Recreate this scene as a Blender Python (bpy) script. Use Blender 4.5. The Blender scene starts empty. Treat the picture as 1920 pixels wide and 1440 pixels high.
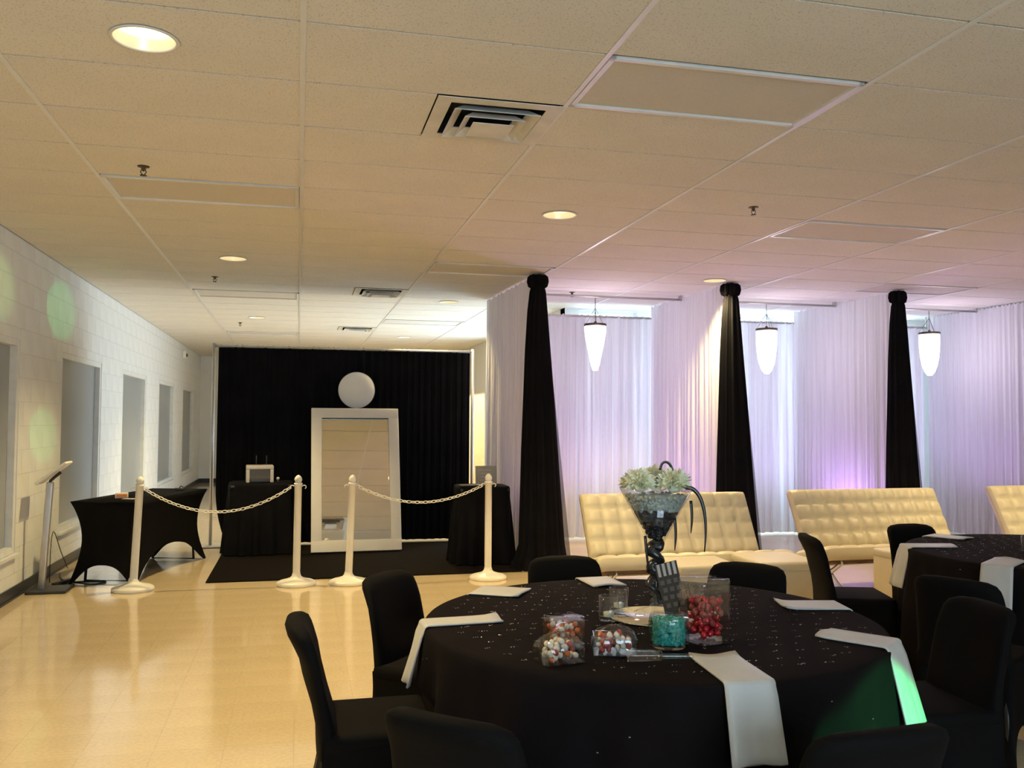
import bpy, math, random
from mathutils import Vector, Matrix
random.seed(7)
R = math.radians
PI = math.pi
SC = bpy.context.scene
COL = SC.collection

# ------------------------------------------------------------------ camera, world, exposure
CEIL = 2.981
EYE = 1.48
cd = bpy.data.cameras.new('camera'); cam = bpy.data.objects.new('camera', cd); COL.objects.link(cam)
yaw, pitch, roll = 0.236424701, 0.0422471, 0.0050477
fw = Vector((math.sin(yaw)*math.cos(pitch), math.cos(yaw)*math.cos(pitch), math.sin(pitch)))
r0 = Vector((math.cos(yaw), -math.sin(yaw), 0)); u0 = r0.cross(fw)
rt = r0*math.cos(roll) + u0*math.sin(roll); up = -r0*math.sin(roll) + u0*math.cos(roll)
M = Matrix((rt, up, -fw)).transposed().to_4x4(); M.translation = Vector((0, 0, EYE))
cam.matrix_world = M
cd.sensor_width = 36.0; cd.lens = 1657.1257/1920*36.0; cd.clip_start = 0.05; cd.clip_end = 200
SC.camera = cam
SC.view_settings.view_transform = 'Standard'; SC.view_settings.look = 'None'
SC.view_settings.gamma = 1.0; SC.view_settings.use_curve_mapping = False
SC.view_settings.exposure = 0.0
SC.cycles.use_denoising = True
SC.cycles.max_bounces = 8; SC.cycles.diffuse_bounces = 5; SC.cycles.glossy_bounces = 4
SC.cycles.transmission_bounces = 8; SC.cycles.transparent_max_bounces = 36
SC.cycles.use_adaptive_sampling = True; SC.cycles.adaptive_threshold = 0.025
SC.cycles.sample_clamp_indirect = 4.0
SC.cycles.caustics_reflective = False; SC.cycles.caustics_refractive = False

W = bpy.data.worlds.new('world'); SC.world = W; W.use_nodes = True
bgn = W.node_tree.nodes['Background']
bgn.inputs['Color'].default_value = (0.69, 0.86, 1.0, 1); bgn.inputs['Strength'].default_value = 9.3   # bright overcast daylight

DOWN_W = 280.0          # recessed downlight
DOWN_C = (1.0, 0.755, 0.345)
UP_W = 46.0            # violet uplight in each drape bay
CHAND_W = 8.0
GREEN_W = 22.0

# daylight portals: guide sky light through the real window openings
def portal(x, y, z, sx, sz, rz):
    l = bpy.data.lights.new('window_portal', 'AREA'); l.shape = 'RECTANGLE'; l.size = sx; l.size_y = sz
    l.cycles.is_portal = True
    o = bpy.data.objects.new('window_portal', l); COL.objects.link(o)
    o.location = (x, y, z); o.rotation_euler = (R(90), 0, rz)
    return o

# ------------------------------------------------------------------ helpers
class MB:
    def __init__(s): s.v = []; s.f = []; s.sm = []
    def add(s, vs, fs, smooth=False):
        b = len(s.v); s.v += [tuple(p) for p in vs]
        for f in fs: s.f.append(tuple(i+b for i in f)); s.sm.append(smooth)
        return s
    def box(s, c, d, rz=0, m=None):
        x, y, z = d[0]/2, d[1]/2, d[2]/2
        vs = [Vector((a*x, b*y, e*z)) for a in (-1, 1) for b in (-1, 1) for e in (-1, 1)]
        mt = Matrix.Translation(c) @ (m if m else Matrix.Rotation(rz, 4, 'Z'))
        return s.add([mt @ v for v in vs], [(0,1,3,2),(4,6,7,5),(0,4,5,1),(2,3,7,6),(0,2,6,4),(1,5,7,3)])
    def rbox(s, c, d, r=0.02, seg=3, m=None):
        """box with rounded edges (superellipsoid-like shell)"""
        n = seg
        bm_v = []; idx = {}
        ts = [-1 + 0.0]
        hx, hy, hz = d[0]/2, d[1]/2, d[2]/2
        def coords(h):
            a = [-(h)+r*(1-math.cos(PI/2*k/n)) for k in range(n+1)]
            return a
        # build by spherifying corners of a subdivided box
        def axis(h): return [(-1, k/n) for k in range(n+1)] + [(1, 1-k/n) for k in range(n+1)]
        pts = {}
        fs = []
        ax = [axis(hx), axis(hy), axis(hz)]
        L = 2*(n+1)
        def vert(i, j, k):
            key = (i, j, k)
            if key in pts: return pts[key]
            out = []; e = []
            for (sg, t), h in zip((ax[0][i], ax[1][j], ax[2][k]), (hx, hy, hz)):
                core = sg*max(h-r, 0); e.append(sg*(1-t)); out.append(core)
            ev = Vector(e)
            mx = max(abs(q) for q in e)
            if ev.length > 1e-9: ev = ev.normalized()
            p = Vector(out) + ev*r
            pts[key] = len(bm_v); bm_v.append(p)
            return pts[key]
        for face in range(3):
            for side in (0, L-1):
                for a in range(L-1):
                    for b in range(L-1):
                        q = []
                        for (da, db) in ((0,0),(1,0),(1,1),(0,1)):
                            t = [0,0,0]; t[face] = side; t[(face+1)%3] = a+da; t[(face+2)%3] = b+db
                            q.append(vert(*t))
                        fs.append(tuple(q) if side else tuple(reversed(q)))
        mt = Matrix.Translation(c) @ (m if m else Matrix.Identity(4))
        return s.add([mt @ v for v in bm_v], fs, True)
    def loft(s, rings, closed=True, cap0=False, cap1=False, smooth=True):
        n = len(rings[0]); vs = [p for r_ in rings for p in r_]; fs = []
        m_ = n if closed else n-1
        for i in range(len(rings)-1):
            for j in range(m_):
                k = (j+1) % n
                fs.append((i*n+j, i*n+k, (i+1)*n+k, (i+1)*n+j))
        if cap0: fs.append(tuple(reversed(range(n))))
        if cap1: fs.append(tuple((len(rings)-1)*n+j for j in range(n)))
        return s.add(vs, fs, smooth)
    def lathe(s, prof, n=24, c=(0,0,0), cap0=False, cap1=False, m=None, smooth=True):
        mt = Matrix.Translation(c) @ (m if m else Matrix.Identity(4))
        rings = [[mt @ Vector((r_*math.cos(2*PI*j/n), r_*math.sin(2*PI*j/n), z)) for j in range(n)] for r_, z in prof]
        return s.loft(rings, True, cap0, cap1, smooth)
    def tube(s, pts, r=0.01, n=8, closed=False, flat=1.0, cap=True):
        pts = [Vector(p) for p in pts]; rings = []; N = len(pts)
        prev = None
        for i, p in enumerate(pts):
            if closed: t = pts[(i+1) % N]-pts[i-1]
            else: t = pts[min(i+1, N-1)]-pts[max(i-1, 0)]
            t.normalize()
            if prev is None:
                a = Vector((0,0,1)) if abs(t.z) < 0.9 else Vector((1,0,0))
            else: a = prev
            u = (a - t*a.dot(t)); u.normalize(); w = t.cross(u); prev = u
            rr = r[i] if isinstance(r, (list, tuple)) else r
            rings.append([p + u*math.cos(2*PI*j/n)*rr + w*math.sin(2*PI*j/n)*rr*flat for j in range(n)])
        if closed: rings.append(rings[0]); return s.loft(rings)
        return s.loft(rings, True, cap, cap)
    def ball(s, c, r, n=8, m_=6, sc=(1,1,1), rot=None):
        rings = []
        for i in range(m_+1):
            th = PI*i/m_; rr = max(math.sin(th), 0.02); z = -math.cos(th)
            ring = []
            for j in range(n):
                v = Vector((rr*math.cos(2*PI*j/n)*r*sc[0], rr*math.sin(2*PI*j/n)*r*sc[1], z*r*sc[2]))
                if rot: v = rot @ v
                ring.append(Vector(c)+v)
            rings.append(ring)
        return s.loft(rings, True, True, True)
    def grid(s, fn, nu, nv, smooth=True):
        vs = [fn(i/nu, j/nv) for j in range(nv+1) for i in range(nu+1)]
        fs = [(j*(nu+1)+i, j*(nu+1)+i+1, (j+1)*(nu+1)+i+1, (j+1)*(nu+1)+i) for j in range(nv) for i in range(nu)]
        return s.add(vs, fs, smooth)
    def mesh(s, name):
        me = bpy.data.meshes.new(name); me.from_pydata(s.v, [], s.f)
        me.polygons.foreach_set('use_smooth', s.sm); me.update(); return me
    def build(s, name, mat, parent=None, loc=None):
        me = s.mesh(name); me.materials.append(mat)
        return obj(name, me, parent, loc)

def obj(name, me, parent=None, loc=None, rz=0):
    o = bpy.data.objects.new(name, me); COL.objects.link(o)
    if parent: o.parent = parent
    if loc: o.location = loc
    if rz: o.rotation_euler = (0, 0, rz)
    return o
def tag(o, label=None, cat=None, group=None, kind=None):
    if label: o['label'] = label
    if cat: o['category'] = cat
    if group: o['group'] = group
    if kind: o['kind'] = kind
    return o
def thing(name, label, cat, loc=(0,0,0), rz=0, group=None):
    o = bpy.data.objects.new(name, None); COL.objects.link(o)
    o.location = loc; o.rotation_euler = (0, 0, rz); o.empty_display_size = 0.1
    return tag(o, label, cat, group)
def copy_tree(o, parent=None, loc=None, rz=None, label=None, group=None):
    c = o.copy(); COL.objects.link(c)
    if parent: c.parent = parent
    for ch in list(o.children): copy_tree(ch, c)
    if loc is not None: c.location = loc
    if rz is not None: c.rotation_euler = (0, 0, rz)
    if label: c['label'] = label
    if group: c['group'] = group
    return c
def solidify(o, t, off=0):
    m = o.modifiers.new('solid', 'SOLIDIFY'); m.thickness = t; m.offset = off
    return o

# ------------------------------------------------------------------ materials
def mat(name, col, rough=0.6, metal=0.0, var=0.06, scale=8.0, bump=0.0, bscale=60.0, spec=0.5, coat=0.0, sheen=0.0, trans=0.0, emis=None, es=0.0, alpha=1.0):
    m = bpy.data.materials.new(name); m.use_nodes = True
    nt = m.node_tree; b = nt.nodes['Principled BSDF']
    b.inputs['Roughness'].default_value = rough; b.inputs['Metallic'].default_value = metal
    b.inputs['Specular IOR Level'].default_value = spec; b.inputs['Coat Weight'].default_value = coat
    b.inputs['Coat Roughness'].default_value = 0.08
    b.inputs['Sheen Weight'].default_value = sheen; b.inputs['Transmission Weight'].default_value = trans
    b.inputs['Alpha'].default_value = alpha
    tc = nt.nodes.new('ShaderNodeTexCoord')
    nz = nt.nodes.new('ShaderNodeTexNoise'); nz.inputs['Scale'].default_value = scale; nz.inputs['Detail'].default_value = 4
    nt.links.new(tc.outputs['Object'], nz.inputs['Vector'])
    rp = nt.nodes.new('ShaderNodeValToRGB')
    rp.color_ramp.elements[0].position = 0.3; rp.color_ramp.elements[1].position = 0.7
    rp.color_ramp.elements[0].color = tuple(c*(1-var) for c in col)+(1,)
    rp.color_ramp.elements[1].color = tuple(min(c*(1+var), 1) for c in col)+(1,)
    nt.links.new(nz.outputs['Fac'], rp.inputs['Fac']); nt.links.new(rp.outputs['Color'], b.inputs['Base Color'])
    if bump:
        n2 = nt.nodes.new('ShaderNodeTexNoise'); n2.inputs['Scale'].default_value = bscale; n2.inputs['Detail'].default_value = 3
        nt.links.new(tc.outputs['Object'], n2.inputs['Vector'])
        bp = nt.nodes.new('ShaderNodeBump'); bp.inputs['Strength'].default_value = bump; bp.inputs['Distance'].default_value = 0.01
        nt.links.new(n2.outputs['Fac'], bp.inputs['Height']); nt.links.new(bp.outputs['Normal'], b.inputs['Normal'])
    if emis:
        b.inputs['Emission Color'].default_value = tuple(emis)+(1,); b.inputs['Emission Strength'].default_value = es
    return m

def mat_ceiling_tile():
    m = mat('ceiling_tile', (0.80, 0.77, 0.70), 0.9, var=0.03, scale=2.0)
    nt = m.node_tree; b = nt.nodes['Principled BSDF']
    tc = nt.nodes['Texture Coordinate']
    geo = nt.nodes.new('ShaderNodeNewGeometry')
    n1 = nt.nodes.new('ShaderNodeTexNoise'); n1.inputs['Scale'].default_value = 120; n1.inputs['Detail'].default_value = 2
    nt.links.new(geo.outputs['Position'], n1.inputs['Vector'])
    r = nt.nodes.new('ShaderNodeValToRGB'); r.color_ramp.elements[0].position = 0.33; r.color_ramp.elements[1].position = 0.43
    r.color_ramp.elements[0].color = (0.42, 0.37, 0.30, 1); r.color_ramp.elements[1].color = (1, 1, 1, 1)
    nt.links.new(n1.outputs['Fac'], r.inputs['Fac'])
    mx = nt.nodes.new('ShaderNodeMix'); mx.data_type = 'RGBA'; mx.blend_type = 'MULTIPLY'; mx.inputs['Factor'].default_value = 0.42
    src = b.inputs['Base Color'].links[0].from_socket
    nt.links.new(src, mx.inputs['A']); nt.links.new(r.outputs['Color'], mx.inputs['B']); nt.links.new(mx.outputs['Result'], b.inputs['Base Color'])
    bp = nt.nodes.new('ShaderNodeBump'); bp.inputs['Strength'].default_value = 0.35; bp.inputs['Distance'].default_value = 0.004
    nt.links.new(n1.outputs['Fac'], bp.inputs['Height']); nt.links.new(bp.outputs['Normal'], b.inputs['Normal'])
    return m

def mat_floor():
    m = mat('vinyl_floor', (0.77, 0.625, 0.405), 0.11, var=0.05, scale=1.3, spec=0.5, coat=0.35)
    nt = m.node_tree; b = nt.nodes['Principled BSDF']
    geo = nt.nodes.new('ShaderNodeNewGeometry')
    n1 = nt.nodes.new('ShaderNodeTexNoise'); n1.inputs['Scale'].default_value = 55; n1.inputs['Detail'].default_value = 5
    nt.links.new(geo.outputs['Position'], n1.inputs['Vector'])
    r = nt.nodes.new('ShaderNodeValToRGB'); r.color_ramp.elements[0].position = 0.35; r.color_ramp.elements[1].position = 0.6
    r.color_ramp.elements[0].color = (0.88, 0.86, 0.82, 1); r.color_ramp.elements[1].color = (1, 1, 1, 1)
    nt.links.new(n1.outputs['Fac'], r.inputs['Fac'])
    mx = nt.nodes.new('ShaderNodeMix'); mx.data_type = 'RGBA'; mx.blend_type = 'MULTIPLY'; mx.inputs['Factor'].default_value = 0.7
    src = b.inputs['Base Color'].links[0].from_socket
    nt.links.new(src, mx.inputs['A']); nt.links.new(r.outputs['Color'], mx.inputs['B']); nt.links.new(mx.outputs['Result'], b.inputs['Base Color'])
    n3 = nt.nodes.new('ShaderNodeTexNoise'); n3.inputs['Scale'].default_value = 2.2
    nt.links.new(geo.outputs['Position'], n3.inputs['Vector'])
    bp = nt.nodes.new('ShaderNodeBump'); bp.inputs['Strength'].default_value = 0.05; bp.inputs['Distance'].default_value = 0.02
    nt.links.new(n3.outputs['Fac'], bp.inputs['Height']); nt.links.new(bp.outputs['Normal'], b.inputs['Normal']); nt.links.new(bp.outputs['Normal'], b.inputs['Coat Normal'])
    return m

def mat_sheer(name, col, transp, transl, stripes=40.0, streak=0.0):
    m = bpy.data.materials.new(name); m.use_nodes = True; nt = m.node_tree
    nt.nodes.remove(nt.nodes['Principled BSDF']); out = nt.nodes['Material Output']
    tc = nt.nodes.new('ShaderNodeTexCoord')
    wv = nt.nodes.new('ShaderNodeTexNoise'); wv.inputs['Scale'].default_value = stripes; wv.inputs['Detail'].default_value = 3
    mp = nt.nodes.new('ShaderNodeMapping'); mp.inputs['Scale'].default_value = (1, 1, 0.02)
    nt.links.new(tc.outputs['Object'], mp.inputs['Vector']); nt.links.new(mp.outputs['Vector'], wv.inputs['Vector'])
    rp = nt.nodes.new('ShaderNodeValToRGB')
    rp.color_ramp.elements[0].position = 0.3; rp.color_ramp.elements[1].position = 0.7
    rp.color_ramp.elements[0].color = tuple(c*0.86 for c in col)+(1,); rp.color_ramp.elements[1].color = tuple(col)+(1,)
    nt.links.new(wv.outputs['Fac'], rp.inputs['Fac'])
    df = nt.nodes.new('ShaderNodeBsdfDiffuse'); tl = nt.nodes.new('ShaderNodeBsdfTranslucent'); tp = nt.nodes.new('ShaderNodeBsdfTransparent')
    nt.links.new(rp.outputs['Color'], df.inputs['Color']); nt.links.new(rp.outputs['Color'], tl.inputs['Color'])
    m1 = nt.nodes.new('ShaderNodeMixShader'); m1.inputs[0].default_value = transl
    nt.links.new(df.outputs[0], m1.inputs[1]); nt.links.new(tl.outputs[0], m1.inputs[2])
    if streak:      # thinner cloth between the gathers lets more light through
        s2 = nt.nodes.new('ShaderNodeTexNoise'); s2.inputs['Scale'].default_value = 9; s2.inputs['Detail'].default_value = 2
        nt.links.new(mp.outputs['Vector'], s2.inputs['Vector'])
        mr = nt.nodes.new('ShaderNodeMapRange'); mr.inputs['From Min'].default_value = 0.52; mr.inputs['From Max'].default_value = 0.72
        mr.inputs['To Min'].default_value = transl; mr.inputs['To Max'].default_value = streak
        nt.links.new(s2.outputs['Fac'], mr.inputs['Value']); nt.links.new(mr.outputs['Result'], m1.inputs[0])
    m2 = nt.nodes.new('ShaderNodeMixShader'); m2.inputs[0].default_value = transp
    nt.links.new(m1.outputs[0], m2.inputs[1]); nt.links.new(tp.outputs[0], m2.inputs[2])
    nt.links.new(m2.outputs[0], out.inputs['Surface'])
    return m

def mat_pane(name, tint=(0.95, 0.98, 1.0), refl=0.08, rough=0.02):
    m = bpy.data.materials.new(name); m.use_nodes = True; nt = m.node_tree
    nt.nodes.remove(nt.nodes['Principled BSDF']); out = nt.nodes['Material Output']
    tp = nt.nodes.new('ShaderNodeBsdfTransparent'); tp.inputs['Color'].default_value = tuple(tint)+(1,)
    gl = nt.nodes.new('ShaderNodeBsdfGlossy'); gl.inputs['Roughness'].default_value = rough
    lw = nt.nodes.new('ShaderNodeLayerWeight'); lw.inputs['Blend'].default_value = 0.5
    pw_ = nt.nodes.new('ShaderNodeMath'); pw_.operation = 'POWER'; pw_.inputs[1].default_value = 4.0
    nt.links.new(lw.outputs['Facing'], pw_.inputs[0])
    fr = nt.nodes.new('ShaderNodeMath'); fr.operation = 'MULTIPLY_ADD'; fr.inputs[1].default_value = 0.55; fr.inputs[2].default_value = 0.03
    nt.links.new(pw_.outputs[0], fr.inputs[0])
    nz = nt.nodes.new('ShaderNodeTexNoise'); nz.inputs['Scale'].default_value = 6
    ad = nt.nodes.new('ShaderNodeMath'); ad.operation = 'MULTIPLY_ADD'; ad.inputs[1].default_value = refl; 
    nt.links.new(nz.outputs['Fac'], ad.inputs[0]); nt.links.new(fr.outputs[0], ad.inputs[2])
    mx = nt.nodes.new('ShaderNodeMixShader'); nt.links.new(ad.outputs[0], mx.inputs[0])
    nt.links.new(tp.outputs[0], mx.inputs[1]); nt.links.new(gl.outputs[0], mx.inputs[2])
    nt.links.new(mx.outputs[0], out.inputs['Surface'])
    return m

MT = {}
MT['tile'] = mat_ceiling_tile()
MT['grid'] = mat('grid_metal', (0.82, 0.82, 0.80), 0.35, 0.0, 0.03)
MT['tee'] = mat('shaded_stained_tee', (0.50, 0.44, 0.34), 0.6, 0.0, 0.1)  # shade of the recessed reveals, plus edge staining, put into the tee colour
MT['plenum'] = mat('plenum_dark', (0.10, 0.09, 0.08), 0.9)
MT['floor'] = mat_floor()
MT['floorbase'] = mat('floor_joint', (0.56, 0.46, 0.30), 0.6)
MT['block'] = mat('painted_block', (0.80, 0.82, 0.82), 0.55, var=0.04, scale=3, bump=0.25, bscale=70)
MT['mortar'] = mat('painted_mortar', (0.70, 0.72, 0.72), 0.7, var=0.04)
MT['wall'] = mat('painted_wall', (0.80, 0.81, 0.80), 0.7, var=0.03, scale=1.5, bump=0.1)
MT['base'] = mat('dark_baseboard', (0.022, 0.024, 0.030), 0.35)
MT['frame'] = mat('white_frame', (0.78, 0.80, 0.80), 0.4)
MT['shade'] = mat('grey_shade', (0.30, 0.33, 0.35), 0.30, var=0.08, scale=1.2, spec=0.5)
MT['lens'] = mat('prismatic_lens', (0.68, 0.645, 0.59), 0.75, spec=0.15, var=0.04, scale=90, bump=0.2, bscale=120)
MT['vent'] = mat('vent_metal', (0.74, 0.72, 0.66), 0.45, var=0.12, scale=6)
MT['black'] = mat('matt_black', (0.012, 0.011, 0.011), 0.8, var=0.2)
MT['spandex'] = mat('black_spandex', (0.0055, 0.005, 0.0052), 0.8, var=0.2, scale=5, spec=0.08, bump=0.05, bscale=200)
MT['cloth'] = mat('black_satin_cloth', (0.0075, 0.0055, 0.006), 0.85, var=0.2, scale=5, spec=0.06)
MT['drapeblk'] = mat('black_drape', (0.0055, 0.0055, 0.0075), 0.85, var=0.25, scale=4, spec=0.08)
MT['carpet'] = mat('black_carpet', (0.011, 0.009, 0.008), 0.95, var=0.3, scale=60, bump=0.4, bscale=300, spec=0.03)
MT['sheer'] = mat_sheer('white_sheer', (0.86, 0.85, 0.89), 0.015, 0.14)
MT['backsheer'] = mat_sheer('white_back_sheer', (0.86, 0.85, 0.89), 0.003, 0.075, 40, 0.22)
MT['blksheer'] = mat_sheer('black_sheer', (0.010, 0.010, 0.014), 0.30, 0.3)
MT['plastic'] = mat('ivory_plastic', (0.92, 0.89, 0.79), 0.3, var=0.02, spec=0.5)
MT['whitepaint'] = mat('white_paint', (0.82, 0.80, 0.76), 0.45, var=0.02)
MT['disc'] = mat('white_diffuser', (0.92, 0.92, 0.91), 0.8, var=0.02)
MT['chrome'] = mat('chrome', (0.75, 0.75, 0.76), 0.18, 1.0, 0.03)
MT['steel'] = mat('brushed_steel', (0.55, 0.53, 0.50), 0.38, 0.8, 0.06)
MT['brass'] = mat('dark_brass', (0.10, 0.075, 0.05), 0.4, 0.7)
MT['mirror'] = mat('mirror_silver', (0.84, 0.86, 0.80), 0.03, 1.0, 0.01)
MT['leather'] = mat('cream_leather', (0.70, 0.63, 0.46), 0.42, var=0.04, scale=4, bump=0.06, bscale=150)
MT['strap'] = mat('brown_strap', (0.12, 0.07, 0.045), 0.7)
MT['napkin'] = mat('silver_satin', (0.55, 0.54, 0.52), 0.42, var=0.04, scale=20, sheen=0.2)
MT['pane'] = mat_pane('clear_pane')
MT['glass'] = mat_pane('clear_glass', (0.985, 0.992, 0.99), 0.06, 0.03)
MT['film'] = mat_pane('plastic_film', (0.985, 0.988, 0.988), 0.14, 0.10)
MT['ribbon'] = mat('black_ribbon', (0.012, 0.010, 0.010), 0.25, var=0.1, spec=0.6)
MT['bead'] = mat('black_beads', (0.015, 0.016, 0.022), 0.25, var=0.2, spec=0.6)
MT['gel'] = mat('clear_gel_beads', (0.50, 0.53, 0.47), 0.3, var=0.2, scale=30, spec=0.6)
MT['petal'] = mat('cream_petals', (0.95, 0.93, 0.70), 0.7, var=0.08, scale=30)
MT['sequin'] = mat('silver_sequin', (0.60, 0.58, 0.60), 0.35, 0.7, 0.2, 60)
MT['card'] = mat('charcoal_card', (0.03, 0.03, 0.035), 0.6)
MT['cardgrey'] = mat('grey_print', (0.42, 0.43, 0.44), 0.6)
MT['carddim'] = mat('dim_print', (0.10, 0.10, 0.11), 0.6)
MT['redcandy'] = mat('red_foil_candy', (0.55, 0.02, 0.03), 0.22, 0.3, 0.15, 40, spec=0.7)
MT['orange'] = mat('orange_candy', (0.72, 0.16, 0.03), 0.3, 0.0, 0.15, 40)
MT['creamcandy'] = mat('cream_candy', (0.78, 0.70, 0.58), 0.4, 0.0, 0.1, 40)
MT['darkred'] = mat('dark_red_candy', (0.38, 0.05, 0.04), 0.3, 0.0, 0.15, 40)
MT['teal'] = mat('teal_candy', (0.02, 0.40, 0.34), 0.3, 0.0, 0.3, 60)
MT['wax'] = mat('candle_wax', (0.75, 0.72, 0.55), 0.5)
MT['crystal'] = mat('lit_crystal', (0.9, 0.85, 0.95), 0.3, emis=(1.0, 0.90, 1.0), es=3.2)
MT['bulb'] = mat('lamp_lens', (0.9, 0.85, 0.7), 0.4, emis=(1.0, 0.84, 0.52), es=3.2)
MT['reflector'] = mat('lamp_reflector', (0.85, 0.80, 0.66), 0.3, 0.2, 0.02)
MT['violet'] = mat('violet_led', (0.4, 0.2, 0.8), 0.4, emis=(0.55, 0.25, 1.0), es=4.0)
MT['darkplastic'] = mat('dark_plastic', (0.02, 0.02, 0.022), 0.4)
MT['greyplastic'] = mat('grey_plastic', (0.50, 0.49, 0.47), 0.45)
MT['paper'] = mat('paper_label', (0.80, 0.66, 0.55), 0.7)
MT['orangeprint'] = mat('orange_print', (0.70, 0.25, 0.08), 0.7)
MT['signgrey'] = mat('grey_sign', (0.36, 0.35, 0.31), 0.6)
MT['wood'] = mat('yellow_wood', (0.62, 0.46, 0.20), 0.5, var=0.15, scale=12)
MT['cable'] = mat('black_cable', (0.012, 0.012, 0.012), 0.5)
MT['alcove'] = mat('cream_wall', (0.85, 0.78, 0.62), 0.7)

def struct(o): o['kind'] = 'structure'; return o

# ------------------------------------------------------------------ structure
XL, XR, YF, YE = -2.27, 9.30, -2.72, 22.0      # left wall, right wall, wall behind the camera, far end
XW, YB = 3.40, 11.15                           # wing right wall, wall behind the lounge drapes
GX, GY, TX, TY = -0.005, 3.3733, 1.2192, 0.6096

def project(p):
    d = Vector(p) - Vector((0, 0, EYE)); z = d.dot(fw)
    if z < 0.2: return None
    return 960+1657.1*d.dot(rt)/z, 720-1657.1*d.dot(up)/z, z
def seen_size(pts):
    """rough picture area of a piece, 0 when out of frame"""
    q = [project(p) for p in pts]
    if any(a is None for a in q): return 0
    xs = [a[0] for a in q]; ys = [a[1] for a in q]
    if max(xs) < 0 or min(xs) > 1920 or max(ys) < 0 or min(ys) > 1440: return 0
    return (max(xs)-min(xs))*(max(ys)-min(ys))
def pieces(name, items, material, parent, shared=None, limit=300):
    """items: (centre, size, key). The largest in view become parts, the rest one joined part."""
    items = sorted(items, key=lambda t: -t[3])
    cache = {}
    rest = MB()
    for i, (c, d, hole, s) in enumerate(items):
        if i < limit and s > 0:
            key = (round(d[0], 3), round(d[1], 3), round(d[2], 3), hole)
            if key not in cache:
                mb = MB(); (holed(mb, d, hole) if hole else mb.box((0,0,0), d))
                me = mb.mesh(name); me.materials.append(material); cache[key] = me
            obj(name, cache[key], parent, c)
        else:
            m2 = MB(); (holed(m2, d, hole) if hole else m2.box((0,0,0), d))
            rest.add([Vector(v)+Vector(c) for v in m2.v], m2.f)
    if rest.v:
        o = rest.build('distant_'+name+'s', material, parent); o['kind'] = 'stuff'
def holed(mb, d, r):
    hx, hy, hz = d[0]/2, d[1]/2, d[2]/2
    ang = sorted([2*PI*k/32 for k in range(32)] + [math.atan2(b*hy, a*hx) % (2*PI) for a in (-1, 1) for b in (-1, 1)])
    inn = []; outr = []
    for a in ang:
        c, s = math.cos(a), math.sin(a); t = min(hx/abs(c) if abs(c) > 1e-6 else 9, hy/abs(s) if abs(s) > 1e-6 else 9)
        inn.append((r*c, r*s)); outr.append((t*c, t*s))
    rings = [[Vector((x, y, z)) for x, y in l] for l, z in ((inn, hz), (outr, hz), (outr, -hz), (inn, -hz), (inn, hz))]
    mb.loft([list(reversed(q)) for q in rings], smooth=False)

# floor -------------------------------------------------------------
mb = MB(); mb.box(((XL+XR)/2, (YF+YB)/2, -0.053), (XR-XL+0.4, YB-YF+0.4, 0.1)); mb.box(((XL+XW)/2, (YB+YE)/2+0.2, -0.053), (XW-XL+0.4, YE-YB, 0.1)); mb.box((XW+1.3, 17.4, -0.053), (2.2, 3.0, 0.1))
floor = struct(mb.build('floor', MT['floorbase']))
items = []
T = 0.3048
for i in range(-8, 32):
    for j in range(-9, 73):
        x0, x1, y0, y1 = max(i*T, XL), min((i+1)*T, XR), max(j*T, YF), min((j+1)*T, YE)
        if x1-x0 < 0.02 or y1-y0 < 0.02 or (y0 > YB+0.1 and x0 > XW+(2.0 if 15.9 < y0 < 18.5 else 0)): continue
        c = ((x0+x1)/2, (y0+y1)/2, -0.0015)
        s = seen_size([(x0, y0, 0), (x1, y1, 0), (x0, y1, 0), (x1, y0, 0)])
        # tiles under the tables and drapes are not in view
        if c[0] > 2.45 or (c[0] > 0.45 and c[1] < 4.2) or (c[0] > -0.8 and c[1] > 8.6): s = 0
        items.append((c, (x1-x0-0.0007, y1-y0-0.0007, 0.003), 0, s))
pieces('floor_tile', items, MT['floor'], floor)

# ceiling -----------------------------------------------------------
mb = MB(); mb.box(((XL+XR)/2, (YF+YB)/2, CEIL+0.30), (XR-XL+0.4, YB-YF+0.4, 0.05)); mb.box(((XL+XW)/2, (YB+YE)/2+0.2, CEIL+0.30), (XW-XL+0.4, YE-YB, 0.05))
ceiling = struct(mb.build('ceiling', MT['plenum']))
LIGHTS = [(-1,0), (-1,8), (-1,16), (1,4), (1,12), (1,20), (3,8), (5,4)]
PANELS = [(-1,4), (-1,12), (-1,20), (1,0), (1,8), (1,16), (3,4), (5,8), (-1,-4), (3,-4), (5,0)]
VENTS = [(0,1,1), (0,11,1), (0,18,1), (5,11,1)]
LR = 0.122
items = []
for c in range(-2, 8):
    for k in range(-10, 31):
        x0, x1, y0, y1 = GX+c*TX, GX+(c+1)*TX, GY+k*TY, GY+(k+1)*TY
        x0, x1, y0, y1 = max(x0, XL), min(x1, XR), max(y0, YF), min(y1, YE)
        if y0 > YB-0.2: x1 = min(x1, XW)
        if x1-x0 < 0.03 or y1-y0 < 0.03 or (c, k) in PANELS: continue
        for (vc, vk, half) in VENTS:
            if (vc, vk) == (c, k):
                if half: x1 -= TX/2
                else: x0 += TX/2
        hole = LR if (c, k) in LIGHTS else 0
        ctr = ((x0+x1)/2, (y0+y1)/2, CEIL+0.0115)
        s = seen_size([(x0, y0, CEIL), (x1, y1, CEIL), (x0, y1, CEIL), (x1, y0, CEIL)])
        items.append((ctr, (x1-x0-0.010, y1-y0-0.013, 0.015), hole, s))
pieces('ceiling_tile', items, MT['tile'], ceiling)
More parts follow.
